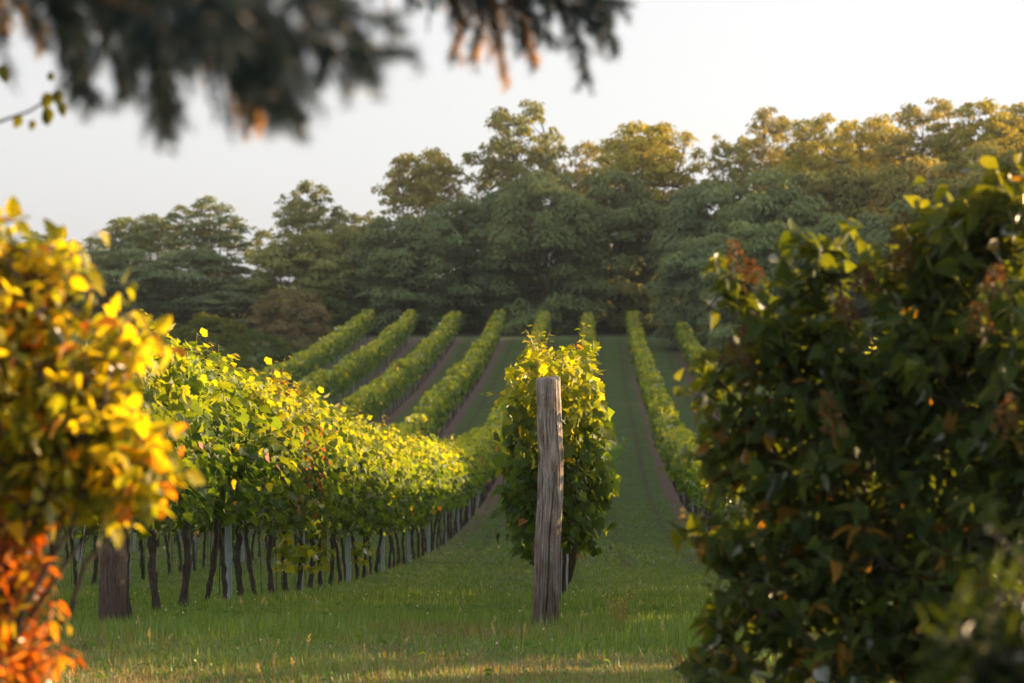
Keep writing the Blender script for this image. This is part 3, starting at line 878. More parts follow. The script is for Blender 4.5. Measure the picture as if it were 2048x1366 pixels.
# ------------------------------------------------------------------ woodland trees
def tree_meshes(seed, H=15., R=5., zc=.30, ncl=150, cr=(.8, 1.5), per=75, pal=((.045, .07, .022), (.085, .115, .035)), open_=0.0, flat=.62, frond=(.32, .5), r0=.2):
    rng = np.random.default_rng(seed)
    tr, cw = Soup(), Soup()
    # trunk and main limbs
    fork = H * rng.uniform(.22, .34) if zc > .1 else H * .15
    lean = rng.normal(0, .03, 2) * H
    tp = np.array([lean[0], lean[1], fork])
    tr.tube(bezier(np.array([0, 0, -.4]), np.array([lean[0] * .2, lean[1] * .2, fork * .5]), tp, 7), np.linspace(r0 * 1.15, r0 * .8, 7), 8)
    nl = rng.integers(5, 8)
    limbs = []
    for i in range(nl):
        a = 2 * np.pi * i / nl + rng.uniform(-.4, .4)
        rr = R * rng.uniform(.3, .75); zz = H * rng.uniform(.70, .90) if i else H * .90
        if i == 0: rr *= .25
        e = np.array([np.cos(a) * rr, np.sin(a) * rr, zz - .25 * rr])
        mid = tp + (e - tp) * .5 + np.array([np.cos(a), np.sin(a), -.1]) * R * .12
        c = bezier(tp, mid, e, 10) + rng.normal(0, .08, (10, 3)) * np.linspace(0, 1, 10)[:, None]
        tr.tube(c, np.linspace(r0 * .55, r0 * .12, 10), 6)
        limbs.append(c)
    L = np.concatenate(limbs)
    # clumps on an uneven crown, widest above the middle
    lobes = norm(rng.normal(0, 1, (7, 3)))
    la = rng.uniform(-.16, .14, 7)
    cen = np.zeros((ncl, 3)); zmid = H * (zc + (1 - zc) * .52); hz_up = H * .96 - zmid; hz_dn = zmid - H * zc
    for i in range(ncl):
        d = norm(rng.normal(0, 1, 3)[None])[0]
        if d[2] < -.2 and open_ > .3 and rng.random() < .6: d[2] *= -1
        rad = (rng.random() ** (.17 if open_ < .3 else .42)) * (1 + (la * np.exp(3 * (lobes @ d - 1))).sum())
        wz = 1.0 if d[2] > 0 else ((1 - .25 * abs(d[2])) if open_ > .3 else 1 / max(.5, math.sqrt(1 - d[2] ** 2)))
        cen[i] = (d[0] * R * rad * wz, d[1] * R * rad * wz, zmid + d[2] * (hz_up if d[2] > 0 else hz_dn) * rad)
    # branches to clumps
    for c in cen:
        dd = L - c; dist = np.linalg.norm(dd * np.array([1, 1, 1.2]), axis=1) + np.where(L[:, 2] > c[2], 2.5, 0)
        p = L[dist.argmin()]
        mid = (p + c) / 2 + np.array([0, 0, -.12 * np.linalg.norm(c - p)]) + rng.normal(0, .15, 3)
        tr.tube(bezier(p, mid, c, 4), np.linspace(r0 * .22, .018, 4), 4, cap=False)
    lo, hi = np.array(pal[0]), np.array(pal[1])
    for c in cen:
        r = rng.uniform(*cr); m = int(per * (r / np.mean(cr)) ** 1.6)
        d = norm(rng.normal(0, 1, (m, 3))); d[:, 2] = np.abs(d[:, 2]) * 1.1 - .35
        rr = rng.random(m)[:, None] ** .45
        P = c + d * rr * r * np.array([1, 1, flat])
        out = d.copy(); out[:, 2] = 0
        D = norm(out) + rng.normal(0, .45, (m, 3)) * np.array([1, 1, .4]) + np.array([0, 0, -.4])
        N = np.column_stack([d[:, 0], d[:, 1], np.full(m, .75)]) + rng.normal(0, .4, (m, 3))
        t = np.clip(rng.random((m, 1)) * .4 + rng.random() * .6, 0, 1)
        C = lo * (1 - t) + hi * t
        ln = rng.uniform(*frond, m)
        cw.leaves(FROND, P - D * .1, D, N, np.column_stack([ln * rng.uniform(.8, 1.2, m), ln, ln]), C)
    return tr.mesh('tree_trunk', M_BARK, True), cw.mesh('tree_crown', M_TREE)


G1 = ((.074, .112, .052), (.205, .268, .122))
OPEN = [tree_meshes(301, 15, 4.5, .22, 210, (.5, .95), 42, G1, .6, .8, (.26, .42)), tree_meshes(302, 15, 4.3, .18, 200, (.5, .95), 42, G1, .6, .8, (.26, .42)),
        tree_meshes(303, 15, 4.6, .25, 230, (.5, 1.0), 42, G1, .6, .8, (.26, .42)), tree_meshes(304, 15, 3.4, .25, 95, (.4, .85), 36, G1, .6, .8, (.26, .42))]
DENSE = [tree_meshes(311, 12, 4.5, .0, 150, (1.0, 1.75), 150, G1, 0, .72), tree_meshes(312, 12, 4.3, -.03, 145, (1.0, 1.7), 150, G1, 0, .72),
         tree_meshes(313, 12, 4.6, .02, 155, (1.0, 1.8), 150, G1, 0, .72), tree_meshes(314, 12, 4.4, .0, 150, (.9, 1.6), 150, G1, 0, .8)]
BUSH = [tree_meshes(321, 4.5, 2.6, .0, 90, (.5, .85), 60, ((.05, .08, .02), (.10, .14, .03)), 0, .7, (.18, .3), .07),
        tree_meshes(322, 4.5, 2.4, .0, 90, (.4, .8), 70, ((.12, .105, .055), (.21, .185, .10)), 0, .9, (.15, .28), .06)]
HT = {'O': 15., 'D': 12., 'B': 4.5}; RD = {'O': 4.5, 'D': 5.0, 'B': 2.5}
TREES = []


def tree(kind, v, x, ytop, Y, wpx, label, tint=(1, 1, 1), name='woodland_tree', cat='tree', group=None):
    """x, ytop: where the crown top stands; wpx: crown width on the photo"""
    p = pix(x, ytop, Y); z = gz(p.x, Y)
    H = p.z - z; W = wpx / F * Y / 2
    lib = {'O': OPEN, 'D': DENSE, 'B': BUSH}[kind]
    tm, cm = lib[v % len(lib)]
    o = bpy.data.objects.new(name, None); COL.objects.link(o); o.location = (p.x, Y, z - .1)
    r = random.Random(int(x * 7 + ytop))
    o.rotation_euler.z = r.uniform(0, 6.28)
    sx = W / RD[kind]; sz = H / HT[kind]
    o.scale = (sx, sx, sz)
    t = link('trunk', tm, o); c = link('crown', cm, o)
    g = r.uniform(.92, 1.08)
    c.color = (tint[0] * g, tint[1] * g, tint[2] * g, 1)
    tag(o, label, cat, group)
    TREES.append(o)


SUN_GLOW = (1.8, 1.38, .45); OLIVE = (1.25, 1.08, .8); GREY = (.98, 1.0, 1.08); WARM = (1.45, 1.1, .7)  # the gold tint puts low-sun glow into the crown colour
gs, gm = 'airy trees on the skyline', 'dense trees at the top of the vineyard'
sky = [
    ('O', 0, 90, 455, 196, 170, 'airy grey-green tree on the skyline behind the golden shrub', GREY),
    ('O', 1, 190, 468, 205, 140, 'low skyline tree just right of the golden shrub top', GREY),
    ('O', 2, 285, 410, 188, 190, 'leftmost rounded skyline tree clear of the golden shrub', GREY),
    ('O', 0, 415, 392, 186, 200, 'tall rounded skyline tree under the hanging spruce tips', GREY),
    ('O', 3, 525, 436, 190, 90, 'thin sparse skyline tree in the bright gap', GREY),
    ('O', 1, 618, 350, 186, 160, 'tree with a small high crown right of the bright gap', (1.1, 1.05, .9)),
    ('O', 3, 712, 400, 196, 150, 'low thin-leaved tree between two taller skyline trees', GREY),
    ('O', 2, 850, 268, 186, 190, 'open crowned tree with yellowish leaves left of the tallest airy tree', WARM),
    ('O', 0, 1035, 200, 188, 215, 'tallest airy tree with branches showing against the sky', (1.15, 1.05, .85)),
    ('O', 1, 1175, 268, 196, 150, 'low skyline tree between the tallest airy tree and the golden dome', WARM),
    ('O', 2, 1290, 205, 186, 240, 'dome shaped skyline tree with golden sunlit top', SUN_GLOW),
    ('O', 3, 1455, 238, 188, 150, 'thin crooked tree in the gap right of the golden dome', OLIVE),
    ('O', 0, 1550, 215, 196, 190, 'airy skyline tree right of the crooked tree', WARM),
    ('O', 1, 1640, 212, 186, 190, 'orange tinged skyline tree above the grey-green crowns', SUN_GLOW),
    ('O', 2, 1735, 198, 192, 200, 'orange tinged rounded tree on the right skyline', SUN_GLOW),
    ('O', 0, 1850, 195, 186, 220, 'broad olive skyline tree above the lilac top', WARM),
    ('O', 1, 1965, 182, 182, 210, 'golden brown skyline tree near the right edge', SUN_GLOW),
    ('O', 2, 2060, 172, 186, 220, 'tree cut by the right edge on the skyline', SUN_GLOW),
    ('D', 1, 60, 520, 190, 260, 'dark leafy tree low behind the golden shrub', GREY),
    ('D', 0, 240, 500, 182, 250, 'dark full tree under the leftmost rounded skyline tree', GREY),
    ('D', 2, 400, 490, 182, 230, 'dark full tree below the tall rounded tree on the left', GREY),
    ('D', 1, 480, 565, 178, 190, 'low grey-green tree below the bright gap in the skyline', GREY),
    ('D', 0, 600, 465, 178, 215, 'olive green tree above the brown dry bush', OLIVE),
    ('D', 2, 700, 440, 182, 200, 'dull green tree left of the dark middle trees', OLIVE),
    ('D', 1, 800, 420, 178, 210, 'green tree above the top ends of the left rows', (1, 1, 1)),
    ('D', 0, 905, 400, 181, 220, 'dark green tree below the open yellowish crown', (.9, .95, 1)),
    ('D', 2, 990, 375, 184, 210, 'dark tree left of the big middle tree', (.85, .92, 1)),
    ('D', 1, 1095, 330, 179, 250, 'big layered green tree in the middle above the row ends', (1.05, 1.05, .95)),
    ('D', 0, 1230, 345, 182, 240, 'layered green tree straight above the mown lane', (1, 1, .95)),
    ('D', 2, 1330, 375, 186, 200, 'dark tree under the golden dome', (.9, .95, .95)),
    ('D', 1, 1430, 350, 176, 250, 'broad grey-green tree right of the row ends', GREY),
    ('D', 0, 1560, 340, 172, 270, 'broad pale green tree above the lilac shoots', (1.05, 1.05, 1)),
    ('D', 2, 1700, 320, 176, 270, 'large olive tree behind the upper lilac shoots', WARM),
    ('D', 1, 1850, 300, 172, 280, 'large olive tree behind the lilac top', WARM),
    ('D', 0, 1990, 290, 168, 280, 'large olive tree near the right edge behind the lilac', WARM),
    ('D', 0, 1420, 470, 160, 215, 'lower grey-green tree overhanging the right row ends', GREY),
    ('D', 1, 1530, 430, 152, 260, 'drooping pale green tree left behind the lilac', (1.1, 1.12, 1.05)),
    ('D', 2, 1690, 415, 148, 280, 'drooping grey-green tree behind the lilac middle', GREY),
    ('D', 0, 1850, 400, 145, 280, 'drooping green tree behind the right half of the lilac', (1, 1, 1)),
    ('D', 1, 2010, 390, 142, 280, 'drooping green tree behind the lilac at the right edge', (1, 1, 1)),
]
for kd, v, x, yt, Y, w, lab, tint in sky:
    tree(kd, v, x, yt, Y, w, lab, tint, group=gs if kd == 'O' else gm)
gb = 'bushes along the left side of the vineyard'
for v, x, yt, Y, w, lab, tint in [
    (0, 425, 622, 150, 150, 'rounded yellow-green bush left of the vineyard', (1.35, 1.15, .7)),
    (1, 578, 572, 160, 155, 'brown dry bush between the green bushes and the row ends', (1, 1, 1)),
    (0, 520, 655, 138, 120, 'low green bush in front of the brown dry bush', (.85, .9, 1)),
    (0, 350, 640, 160, 120, 'dull green bush behind the golden shrub', (.9, .95, .9)),
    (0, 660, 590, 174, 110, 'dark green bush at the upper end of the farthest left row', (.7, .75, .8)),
    (0, 465, 690, 128, 110, 'low dull bush behind the leafy row', (.95, .95, .85)),
    (0, 300, 660, 140, 120, 'green bush hidden by the golden shrub', (.9, .95, .9)),
]:
    tree('B', v, x, yt, Y, w, lab, tint, 'bush', 'bush', gb)
# dark undergrowth closing the wood behind the row ends
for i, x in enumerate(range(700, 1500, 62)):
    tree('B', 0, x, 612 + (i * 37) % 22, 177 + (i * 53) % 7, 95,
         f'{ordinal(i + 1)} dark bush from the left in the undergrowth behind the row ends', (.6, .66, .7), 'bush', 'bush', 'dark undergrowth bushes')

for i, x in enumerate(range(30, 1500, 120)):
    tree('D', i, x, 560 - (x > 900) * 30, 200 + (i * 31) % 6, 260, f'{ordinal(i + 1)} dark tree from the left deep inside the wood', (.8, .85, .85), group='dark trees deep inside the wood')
# the wood goes on along the right side of the vineyard and shades the slope
for i, (X, Y, H) in enumerate([(27, 74, 11), (30, 84, 13), (27, 94, 13), (30, 104, 14), (27, 114, 14), (30, 124, 14), (33, 134, 15), (36, 144, 15), (36, 96, 15), (37, 118, 16), (43, 158, 16), (47, 172, 16)]):
    tm, cm = DENSE[i % 3]
    o = bpy.data.objects.new('woodland_tree', None); COL.objects.link(o); o.location = (X, Y, gz(X, Y) - .1)
    o.scale = (1.15, 1.15, H / 12); o.rotation_euler.z = i * 1.3
    link('trunk', tm, o); link('crown', cm, o)
    tag(o, 'tall leafy tree of the wood along the right side of the vineyard', 'tree', 'trees beside the right edge of the vineyard')


# ------------------------------------------------------------------ foreground shrubs
def shrub(seed, blobs, root, nst, nleaf, tpl, size, colf, stemcol, twig=.25, pairs=True):
    """blobs: (centre, radii, weight). Leaves sit along twigs that fill the blobs; stems rise from the root."""
    rng = np.random.default_rng(seed)
    st, lf = Soup(), Soup()
    W = np.array([b[2] for b in blobs], float); W /= W.sum()
    per = 11
    ntw = nleaf // per
    anchors = []
    root = np.array(root, float)
    for i in range(nst):
        b = blobs[rng.choice(len(blobs), p=W)]
        d = norm(rng.normal(0, 1, (1, 3)))[0]
        e = np.array(b[0]) + d * np.array(b[1]) * rng.uniform(.4, .8)
        r = root + np.array([rng.normal(0, .12), rng.normal(0, .12), 0]); r[2] = gz(r[0], r[1]) - .05
        mid = np.array([r[0] * .6 + e[0] * .4, r[1] * .6 + e[1] * .4, r[2] * .45 + e[2] * .55])
        c = bezier(r, mid, e, 14) + rng.normal(0, .008, (14, 3))
        st.tube(c, np.linspace(.017, .005, 14), 6, stemcol)
        anchors.append(c[4:])
    A = np.concatenate(anchors)
    for i in range(ntw):
        b = blobs[rng.choice(len(blobs), p=W)]
        d = norm(rng.normal(0, 1, (1, 3)))[0]
        rad = rng.random() ** .4
        c = np.array(b[0]) + d * np.array(b[1]) * rad
        dirn = norm((d * np.array([1, 1, .6]) + rng.normal(0, .45, 3) + np.array([0, 0, .35]))[None])[0]
        Lt = twig * rng.uniform(.6, 1.2)
        p0 = c - dirn * Lt * .5; p2 = c + dirn * Lt * .5
        p1 = c + rng.normal(0, .02, 3)
        tw = bezier(p0, p1, p2, 6)
        a = A[np.linalg.norm(A - p0, axis=1).argmin()]
        st.tube(bezier(a, (a + p0) / 2 + rng.normal(0, .03, 3), p0, 4), np.linspace(.006, .0035, 4), 4, stemcol, cap=False)
        st.tube(tw, np.linspace(.0035, .0015, 6), 4, stemcol)
        m = per; q = np.linspace(.05, 1, m) * 5
        P = np.column_stack([np.interp(q, np.arange(6), tw[:, k]) for k in range(3)])
        ang = (np.arange(m) % 2) * np.pi + (np.arange(m) // 2) * np.pi / 2 + rng.uniform(0, 6)
        u = norm(np.cross(dirn, [.1, .2, 1])[None])[0]; v = np.cross(dirn, u)
        side = np.cos(ang)[:, None] * u + np.sin(ang)[:, None] * v
        D = side + dirn * .35 + np.array([0, 0, -.32]) + rng.normal(0, .38, (m, 3))
        N = np.array([0, 0, .9]) + side * .4 + rng.normal(0, .55, (m, 3))
        S = rng.uniform(*size, m)
        lf.leaves(tpl, P + norm(D) * .012, D, N, np.column_stack([S * rng.uniform(.85, 1.1, m), S, S * rng.uniform(.5, 1.4, m)]), colf(rng, P, m))
    return st, lf


# lilac on the right, dark against the light
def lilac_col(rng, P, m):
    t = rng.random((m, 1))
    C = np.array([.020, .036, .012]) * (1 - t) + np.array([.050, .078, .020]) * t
    ed = np.clip(.6 - P[:, 0], 0, 1) + np.clip(P[:, 2] - 2.05, 0, 1) * 1.3     # yellower leaves towards the left edge and the top
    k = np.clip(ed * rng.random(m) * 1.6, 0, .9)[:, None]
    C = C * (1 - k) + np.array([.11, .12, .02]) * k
    o = rng.random(m) < .03 + .05 * (P[:, 2] < 1.6) * (P[:, 0] < 1.2)  # dry orange leaves, more at lower left to put sun glints into the colour
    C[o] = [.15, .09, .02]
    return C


LY0 = 8.9
def lp(x, y, dy=0): return np.array(pix(x, y, LY0 + dy - max(0, x - 1480) / 600 * .45))
blobs = [(lp(1680, 860), (.34, .28, .34), 2.2), (lp(1900, 760), (.40, .35, .40), 2.6), (lp(2150, 700), (.42, .45, .55), 2.5), (lp(1600, 1100), (.32, .28, .34), 1.7),
         (lp(1800, 1150), (.40, .32, .36), 2.6), (lp(2050, 1130), (.42, .4, .45), 2.6), (lp(1560, 720), (.20, .2, .18), .6), (lp(1475, 590), (.06, .08, .15), .09),
         (lp(1655, 540), (.07, .10, .20), .17), (lp(1640, 640), (.12, .14, .14), .3), (lp(1815, 500), (.08, .12, .16), .15), (lp(1880, 560), (.20, .2, .18), .5), (lp(2000, 460), (.14, .2, .18), .45),
         (lp(1420, 770), (.08, .1, .08), .12), (lp(1450, 940), (.10, .12, .16), .2), (lp(1450, 1120), (.11, .12, .16), .2), (lp(1440, 1290), (.13, .15, .12), .2),
         (lp(1700, 1380), (.55, .35, .25), 1.9), (lp(1500, 850), (.16, .2, .14), .4), (lp(1380, 1060), (.05, .06, .05), .04), (lp(1380, 1330), (.06, .08, .06), .06), (lp(1760, 560), (.06, .08, .1), .08),
         (lp(1800, 1600), (.6, .4, .35), 1.3), (lp(1935, 430), (.05, .08, .12), .09), (lp(2040, 360), (.08, .1, .1), .14)]
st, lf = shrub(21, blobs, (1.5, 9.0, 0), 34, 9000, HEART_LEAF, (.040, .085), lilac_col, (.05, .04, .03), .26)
lil = bpy.data.objects.new('lilac_shrub', None); COL.objects.link(lil); bx, by = 1.5, 9.0
lil.location = (bx, by, gz(bx, by))
tag(lil, 'large dark lilac shrub with heart shaped leaves and glowing edges filling the right side', 'shrub')
inv = Matrix.Translation(-lil.location)
def child_at(name, me, parent):
    me.transform(Matrix.Translation(-parent.location)); return link(name, me, parent)
child_at('stems', st.mesh('stems', M_BARK, True), lil)
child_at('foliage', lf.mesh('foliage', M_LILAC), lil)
M_SEED = leaf_mat('seed_head', (2.5, 1.4, .5), .3, .1, .7)
def panicle(x, y, L, dy, seed):
    rng = np.random.default_rng(seed); s = Soup(); p = lp(x, y, dy)
    ax = norm(np.array([rng.normal(0, .25), rng.normal(0, .2), 1.0])[None])[0]
    s.tube([p - ax * L * .7, p + ax * L * .5], [.003, .0015], 4, (.14, .07, .03))
    m = 130; t = rng.random(m); r = .035 * (1 - t) ** .8 + .006
    a = rng.uniform(0, 6.28, m)
    P = p + (t - .5)[:, None] * ax * L + np.column_stack([np.cos(a) * r, np.sin(a) * r, np.zeros(m)])
    D = np.column_stack([np.cos(a), np.sin(a), np.full(m, .8)])
    tt = rng.random((m, 1))
    s.leaves(NARROW_LEAF, P, D, rng.normal(0, 1, (m, 3)), rng.uniform(.012, .02, m) * np.array([[1.6], [1], [1]]).T if False else np.column_stack([np.full(m, .03), rng.uniform(.012, .02, m), np.full(m, .015)]),
             np.array([.06, .038, .018]) * (1 - tt) + np.array([.125, .08, .03]) * tt)
    return s.mesh('panicle', M_SEED)
for i, (x, y, L, dy) in enumerate([(1475, 525, .17, -.1), (1505, 545, .10, -.05), (1800, 480, .2, -.25), (1812, 520, .12, -.2), (1480, 690, .14, -.3), (1500, 745, .12, -.2),
                                   (1660, 830, .16, -.6), (1730, 560, .1, -.2), (1690, 620, .09, -.3), (1990, 560, .1, -.5), (2015, 830, .12, -.6), (1960, 640, .1, -.5)]):
    child_at('seed_head', panicle(x, y, L, dy, 40 + i), lil)


# unseen lilac copies added right of the view to shade the front grass
for (dx, dy, a) in ((2.5, 4.9, 1.57), (3.1, 6.9, 1.4), (2.9, 3.0, 1.7)):
    o = lil.copy(); COL.objects.link(o); o.location = (bx + dx, by + dy, gz(bx + dx, by + dy)); o.rotation_euler.z = a; o.scale.z = 1.22
    o['label'] = 'added unseen lilac copy that shades the front grass'; o['group'] = 'added shading lilacs'
    for ch in list(lil.children):
        if ch.name.startswith('seed'): continue
        c = ch.copy(); COL.objects.link(c); c.parent = o


# golden shrub on the left
def gold_col(rng, P, m):
    t = rng.random((m, 1))
    C = np.array([.15, .19, .016]) * (1 - t) + np.array([.34, .30, .02]) * t
    g = rng.random(m) < .38; C[g] = (np.array([.07, .10, .015]) * (1 - t) + np.array([.13, .16, .02]) * t)[g]
    o = rng.random(m) < .07; C[o] = (np.array([.40, .22, .02]) * (1 - t) + np.array([.30, .10, .02]) * t)[o]
    return C
def rust_col(rng, P, m):
    t = rng.random((m, 1))
    C = np.array([.21, .05, .010]) * (1 - t) + np.array([.29, .13, .016]) * t
    g = rng.random(m) < .3; C[g] = np.array([.17, .15, .02])
    return C


GY = 6.3
def gp(x, y, dy=0): return np.array(pix(x, y, GY + dy))
st, lf = shrub(31, [(gp(60, 770), (.26, .16, .32), 3), (gp(-220, 820), (.34, .22, .45), 2.2), (gp(195, 860), (.19, .13, .23), 2.2), (gp(270, 680, .1), (.07, .1, .07), .2),
                    (gp(70, 590), (.14, .16, .13), .8), (gp(20, 470), (.10, .1, .08), .18), (gp(110, 520), (.05, .1, .07), .12), (gp(60, 990), (.17, .14, .11), .9), (gp(260, 960), (.08, .1, .07), .35),
                    (gp(90, 420), (.035, .05, .035), .03), (gp(-200, 1100), (.27, .3, .27), .8)],
               (-1.95, 6.5, 0), 24, 3000, OVAL_LEAF, (.034, .068), gold_col, (.09, .05, .035), .20)
gsh = bpy.data.objects.new('golden_shrub', None); COL.objects.link(gsh); gsh.location = (-1.95, 6.5, gz(-1.95, 6.5))
tag(gsh, 'blurred shrub with golden yellow backlit leaves at the left edge', 'shrub')
child_at('stems', st.mesh('stems', M_BARK, True), gsh)
child_at('foliage', lf.mesh('foliage', M_GOLD), gsh)
st, lf = shrub(32, [(gp(-20, 1030), (.10, .12, .07), .5), (gp(-10, 1090), (.12, .14, .12), .9), (gp(10, 1190), (.11, .14, .14), 1), (gp(20, 1320), (.12, .14, .12), 1.2), (gp(-140, 1250), (.16, .2, .3), 1.4)],
               (-1.65, 6.45, 0), 9, 2100, NARROW_LEAF, (.03, .06), rust_col, (.09, .05, .035), .13)
rsh = bpy.data.objects.new('rust_shrub', None); COL.objects.link(rsh); rsh.location = (-1.65, 6.45, gz(-1.65, 6.45))
tag(rsh, 'blurred shrub with rust orange dry leaves in the lower left corner', 'shrub')
child_at('stems', st.mesh('stems', M_BARK, True), rsh)
child_at('foliage', lf.mesh('foliage', M_GOLD), rsh)

# small leafy sapling in the lower right corner, close to the lens
def sap_col(rng, P, m):
    t = rng.random((m, 1)); return np.array([.010, .020, .007]) * (1 - t) + np.array([.020, .034, .010]) * t
CY = 4.4
st, lf = shrub(35, [(np.array(pix(2080, 1180, CY)), (.10, .12, .14), 1), (np.array(pix(2010, 1330, CY)), (.10, .12, .07), 1), (np.array(pix(2130, 1400, CY)), (.15, .12, .15), 1)],
               (.95, 4.5, 0), 5, 420, NARROW_LEAF, (.05, .09), sap_col, (.06, .05, .03), .16)
sap = bpy.data.objects.new('sapling', None); COL.objects.link(sap); sap.location = (.95, 4.5, gz(.95, 4.5))
tag(sap, 'very blurred dark green sapling in the lower right corner before the lilac', 'sapling')
child_at('stems', st.mesh('stems', M_BARK, True), sap)
child_at('foliage', lf.mesh('foliage', M_LILAC), sap)


# ------------------------------------------------------------------ spruce whose branches hang into the top of the picture
def spruce():
    rng = np.random.default_rng(77)
    wood, nd, dead = Soup(), Soup(), Soup()
    root = np.array([-3.0, 3.4, gz(-3.0, 3.4)])
    wood.tube([root + (0, 0, -.2), root + (.03, 0, 3), root + (0, .02, 7), root + (0, 0, 10.5)], [.2, .16, .10, .02], 12)
    def needles(soup, pts, n, dry):
        pts = np.asarray(pts)
        q = rng.uniform(0, len(pts) - 1, n)
        P = np.column_stack([np.interp(q, np.arange(len(pts)), pts[:, k]) for k in range(3)])
        ax = norm((pts[-1] - pts[0])[None])
        D = norm(rng.normal(0, 1, (n, 3))) + ax * .75
        t = rng.random((n, 1))
        C = (np.array([.016, .030, .038]) * (1 - t) + np.array([.036, .058, .068]) * t) if not dry else (np.array([.13, .075, .015]) * (1 - t) + np.array([.21, .145, .022]) * t)
        soup.leaves(NEEDLE, P, D, rng.normal(0, 1, (n, 3)), np.column_stack([np.full(n, .0022), rng.uniform(.014, .023, n), np.full(n, 1)]), C)
    def spray(px, Y, side=.11, dens=1.0, dry=0.0, hang=.5, step=.014):
        ctrl = np.array([np.array(pix(x, y, Y + dy)) for x, y, dy in px])
        m = 26; q = np.linspace(0, len(ctrl) - 1, m)
        ax = np.column_stack([np.interp(q, np.arange(len(ctrl)), ctrl[:, k]) for k in range(3)])
        for _ in range(2): ax[1:-1] = (ax[:-2] + ax[1:-1] * 2 + ax[2:]) / 4
        wood.tube(ax, np.linspace(.006, .002, m), 5)
        L = np.linalg.norm(np.diff(ax, axis=0), axis=1).sum()
        isdry = rng.random() < dry
        needles(dead if isdry else nd, ax[4:], int(1900 * L * dens), isdry)
        nt = int(L / step)
        for j in range(nt):
            f = (j + .5) / nt
            i = f * (m - 1); p = np.array([np.interp(i, np.arange(m), ax[:, k]) for k in range(3)])
            tdir = norm((ax[min(m - 1, int(i) + 1)] - ax[max(0, int(i) - 1)])[None])[0]
            sd = norm(np.cross(tdir, rng.normal(0, 1, 3))[None])[0]
            ln = side * (1 - .65 * f) * rng.uniform(.6, 1.25)
            e = p + (sd * .75 + tdir * .7 + np.array([0, 0, -hang * rng.uniform(.4, 1.2)])) * ln
            mid = p + (sd * .6 + tdir * .3) * ln * .5
            tw = bezier(p, mid, e, 5)
            wood.tube(tw, np.linspace(.002, .001, 5), 3, cap=False)
            dd = rng.random() < dry
            needles(dead if dd else nd, tw, int(2300 * ln * dens), dd)
    S = [([(-160, -120, 0), (120, -30, 0), (330, 60, 0), (470, 150, .1), (560, 225, .1)], 3.5, .13, 1, .03),
         ([(100, -90, 0), (240, 40, .1), (330, 130, .1), (335, 235, .1)], 3.7, .12, 1, .0),
         ([(60, -60, .1), (140, 60, .1), (175, 200, 0)], 3.8, .06, .9, .0),
         ([(200, -80, 0), (330, 10, 0), (430, 60, 0), (520, 110, 0)], 3.3, .12, 1, .0),
         ([(330, -80, 0), (500, 30, 0), (640, 95, 0), (830, 105, 0)], 3.2, .08, .9, .0),
         ([(480, -90, 0), (620, -10, 0), (740, 30, 0), (800, 60, 0)], 3.3, .07, .8, .0),
         ([(300, -80, 0), (430, 100, 0), (520, 160, 0), (610, 235, 0)], 3.4, .08, 1, .0),
         ([(350, -80, .6), (450, 120, .6), (500, 190, .6), (520, 245, .6)], 3.8, .07, 1, .85),
         ([(600, -90, .0), (690, 40, .0), (720, 110, .0), (760, 160, 0)], 3.5, .07, .7, .0),
         ([(250, -80, .3), (300, 20, .3), (270, 110, .3), (240, 190, .3)], 4.0, .06, .9, .0),
         ([(-60, -70, .2), (20, -10, .2), (60, 40, .2), (90, 95, .2)], 4.4, .07, 1, .7),  # orange light on the left sprays put in as dead-needle colour
         ([(-40, -80, .2), (120, -30, .2), (190, 10, .2), (240, 40, .2)], 4.2, .08, 1, .15),
         ([(-90, -60, 0), (-10, -20, 0), (5, 30, 0), (10, 75, 0)], 4.6, .05, .8, .9),
         ([(780, -90, 0), (930, -60, 0), (1100, -30, 0), (1250, 10, 0)], 4.9, .11, 1, .0),
         ([(860, -90, 0), (900, -20, 0), (930, 60, 0), (900, 110, 0)], 4.9, .07, .55, .25),
         ([(930, -60, 0), (985, 20, 0), (1000, 90, 0), (1012, 170, 0)], 4.9, .05, .8, .9),
         ([(970, -60, 0), (1040, 10, 0), (1060, 80, 0), (1070, 130, 0)], 4.9, .06, .8, .5),
         ([(1040, -60, 0), (1110, 10, 0), (1160, 90, 0), (1175, 160, 0)], 4.9, .07, .9, .05),
         ([(1100, -60, 0), (1180, -10, 0), (1215, 50, 0), (1235, 105, 0)], 4.9, .06, .9, .05),
         ([(880, -90, 0), (960, -20, 0), (960, 60, 0), (950, 120, 0)], 5.0, .06, .7, .4),
         ([(860, -110, 0), (960, -50, 0), (1040, 0, 0), (1100, 90, 0)], 4.8, .10, 1, .0),
         ([(900, -110, 0), (1050, -60, 0), (1140, 10, 0), (1200, 60, 0)], 4.8, .10, 1, .0),
         ([(880, -110, 0), (950, -40, 0), (1010, 20, 0), (1050, 60, 0)], 4.8, .10, 1, .15),
         ([(840, -110, 0), (880, -40, 0), (905, 10, 0), (925, 40, 0)], 4.8, .07, .8, .1),
         ([(1000, -110, 0), (1100, -60, 0), (1180, -20, 0), (1225, 40, 0)], 4.8, .09, 1, .0),
         ([(640, -90, 0), (760, -50, 0), (800, -25, 0), (835, 10, 0)], 4.6, .05, .7, .1)]
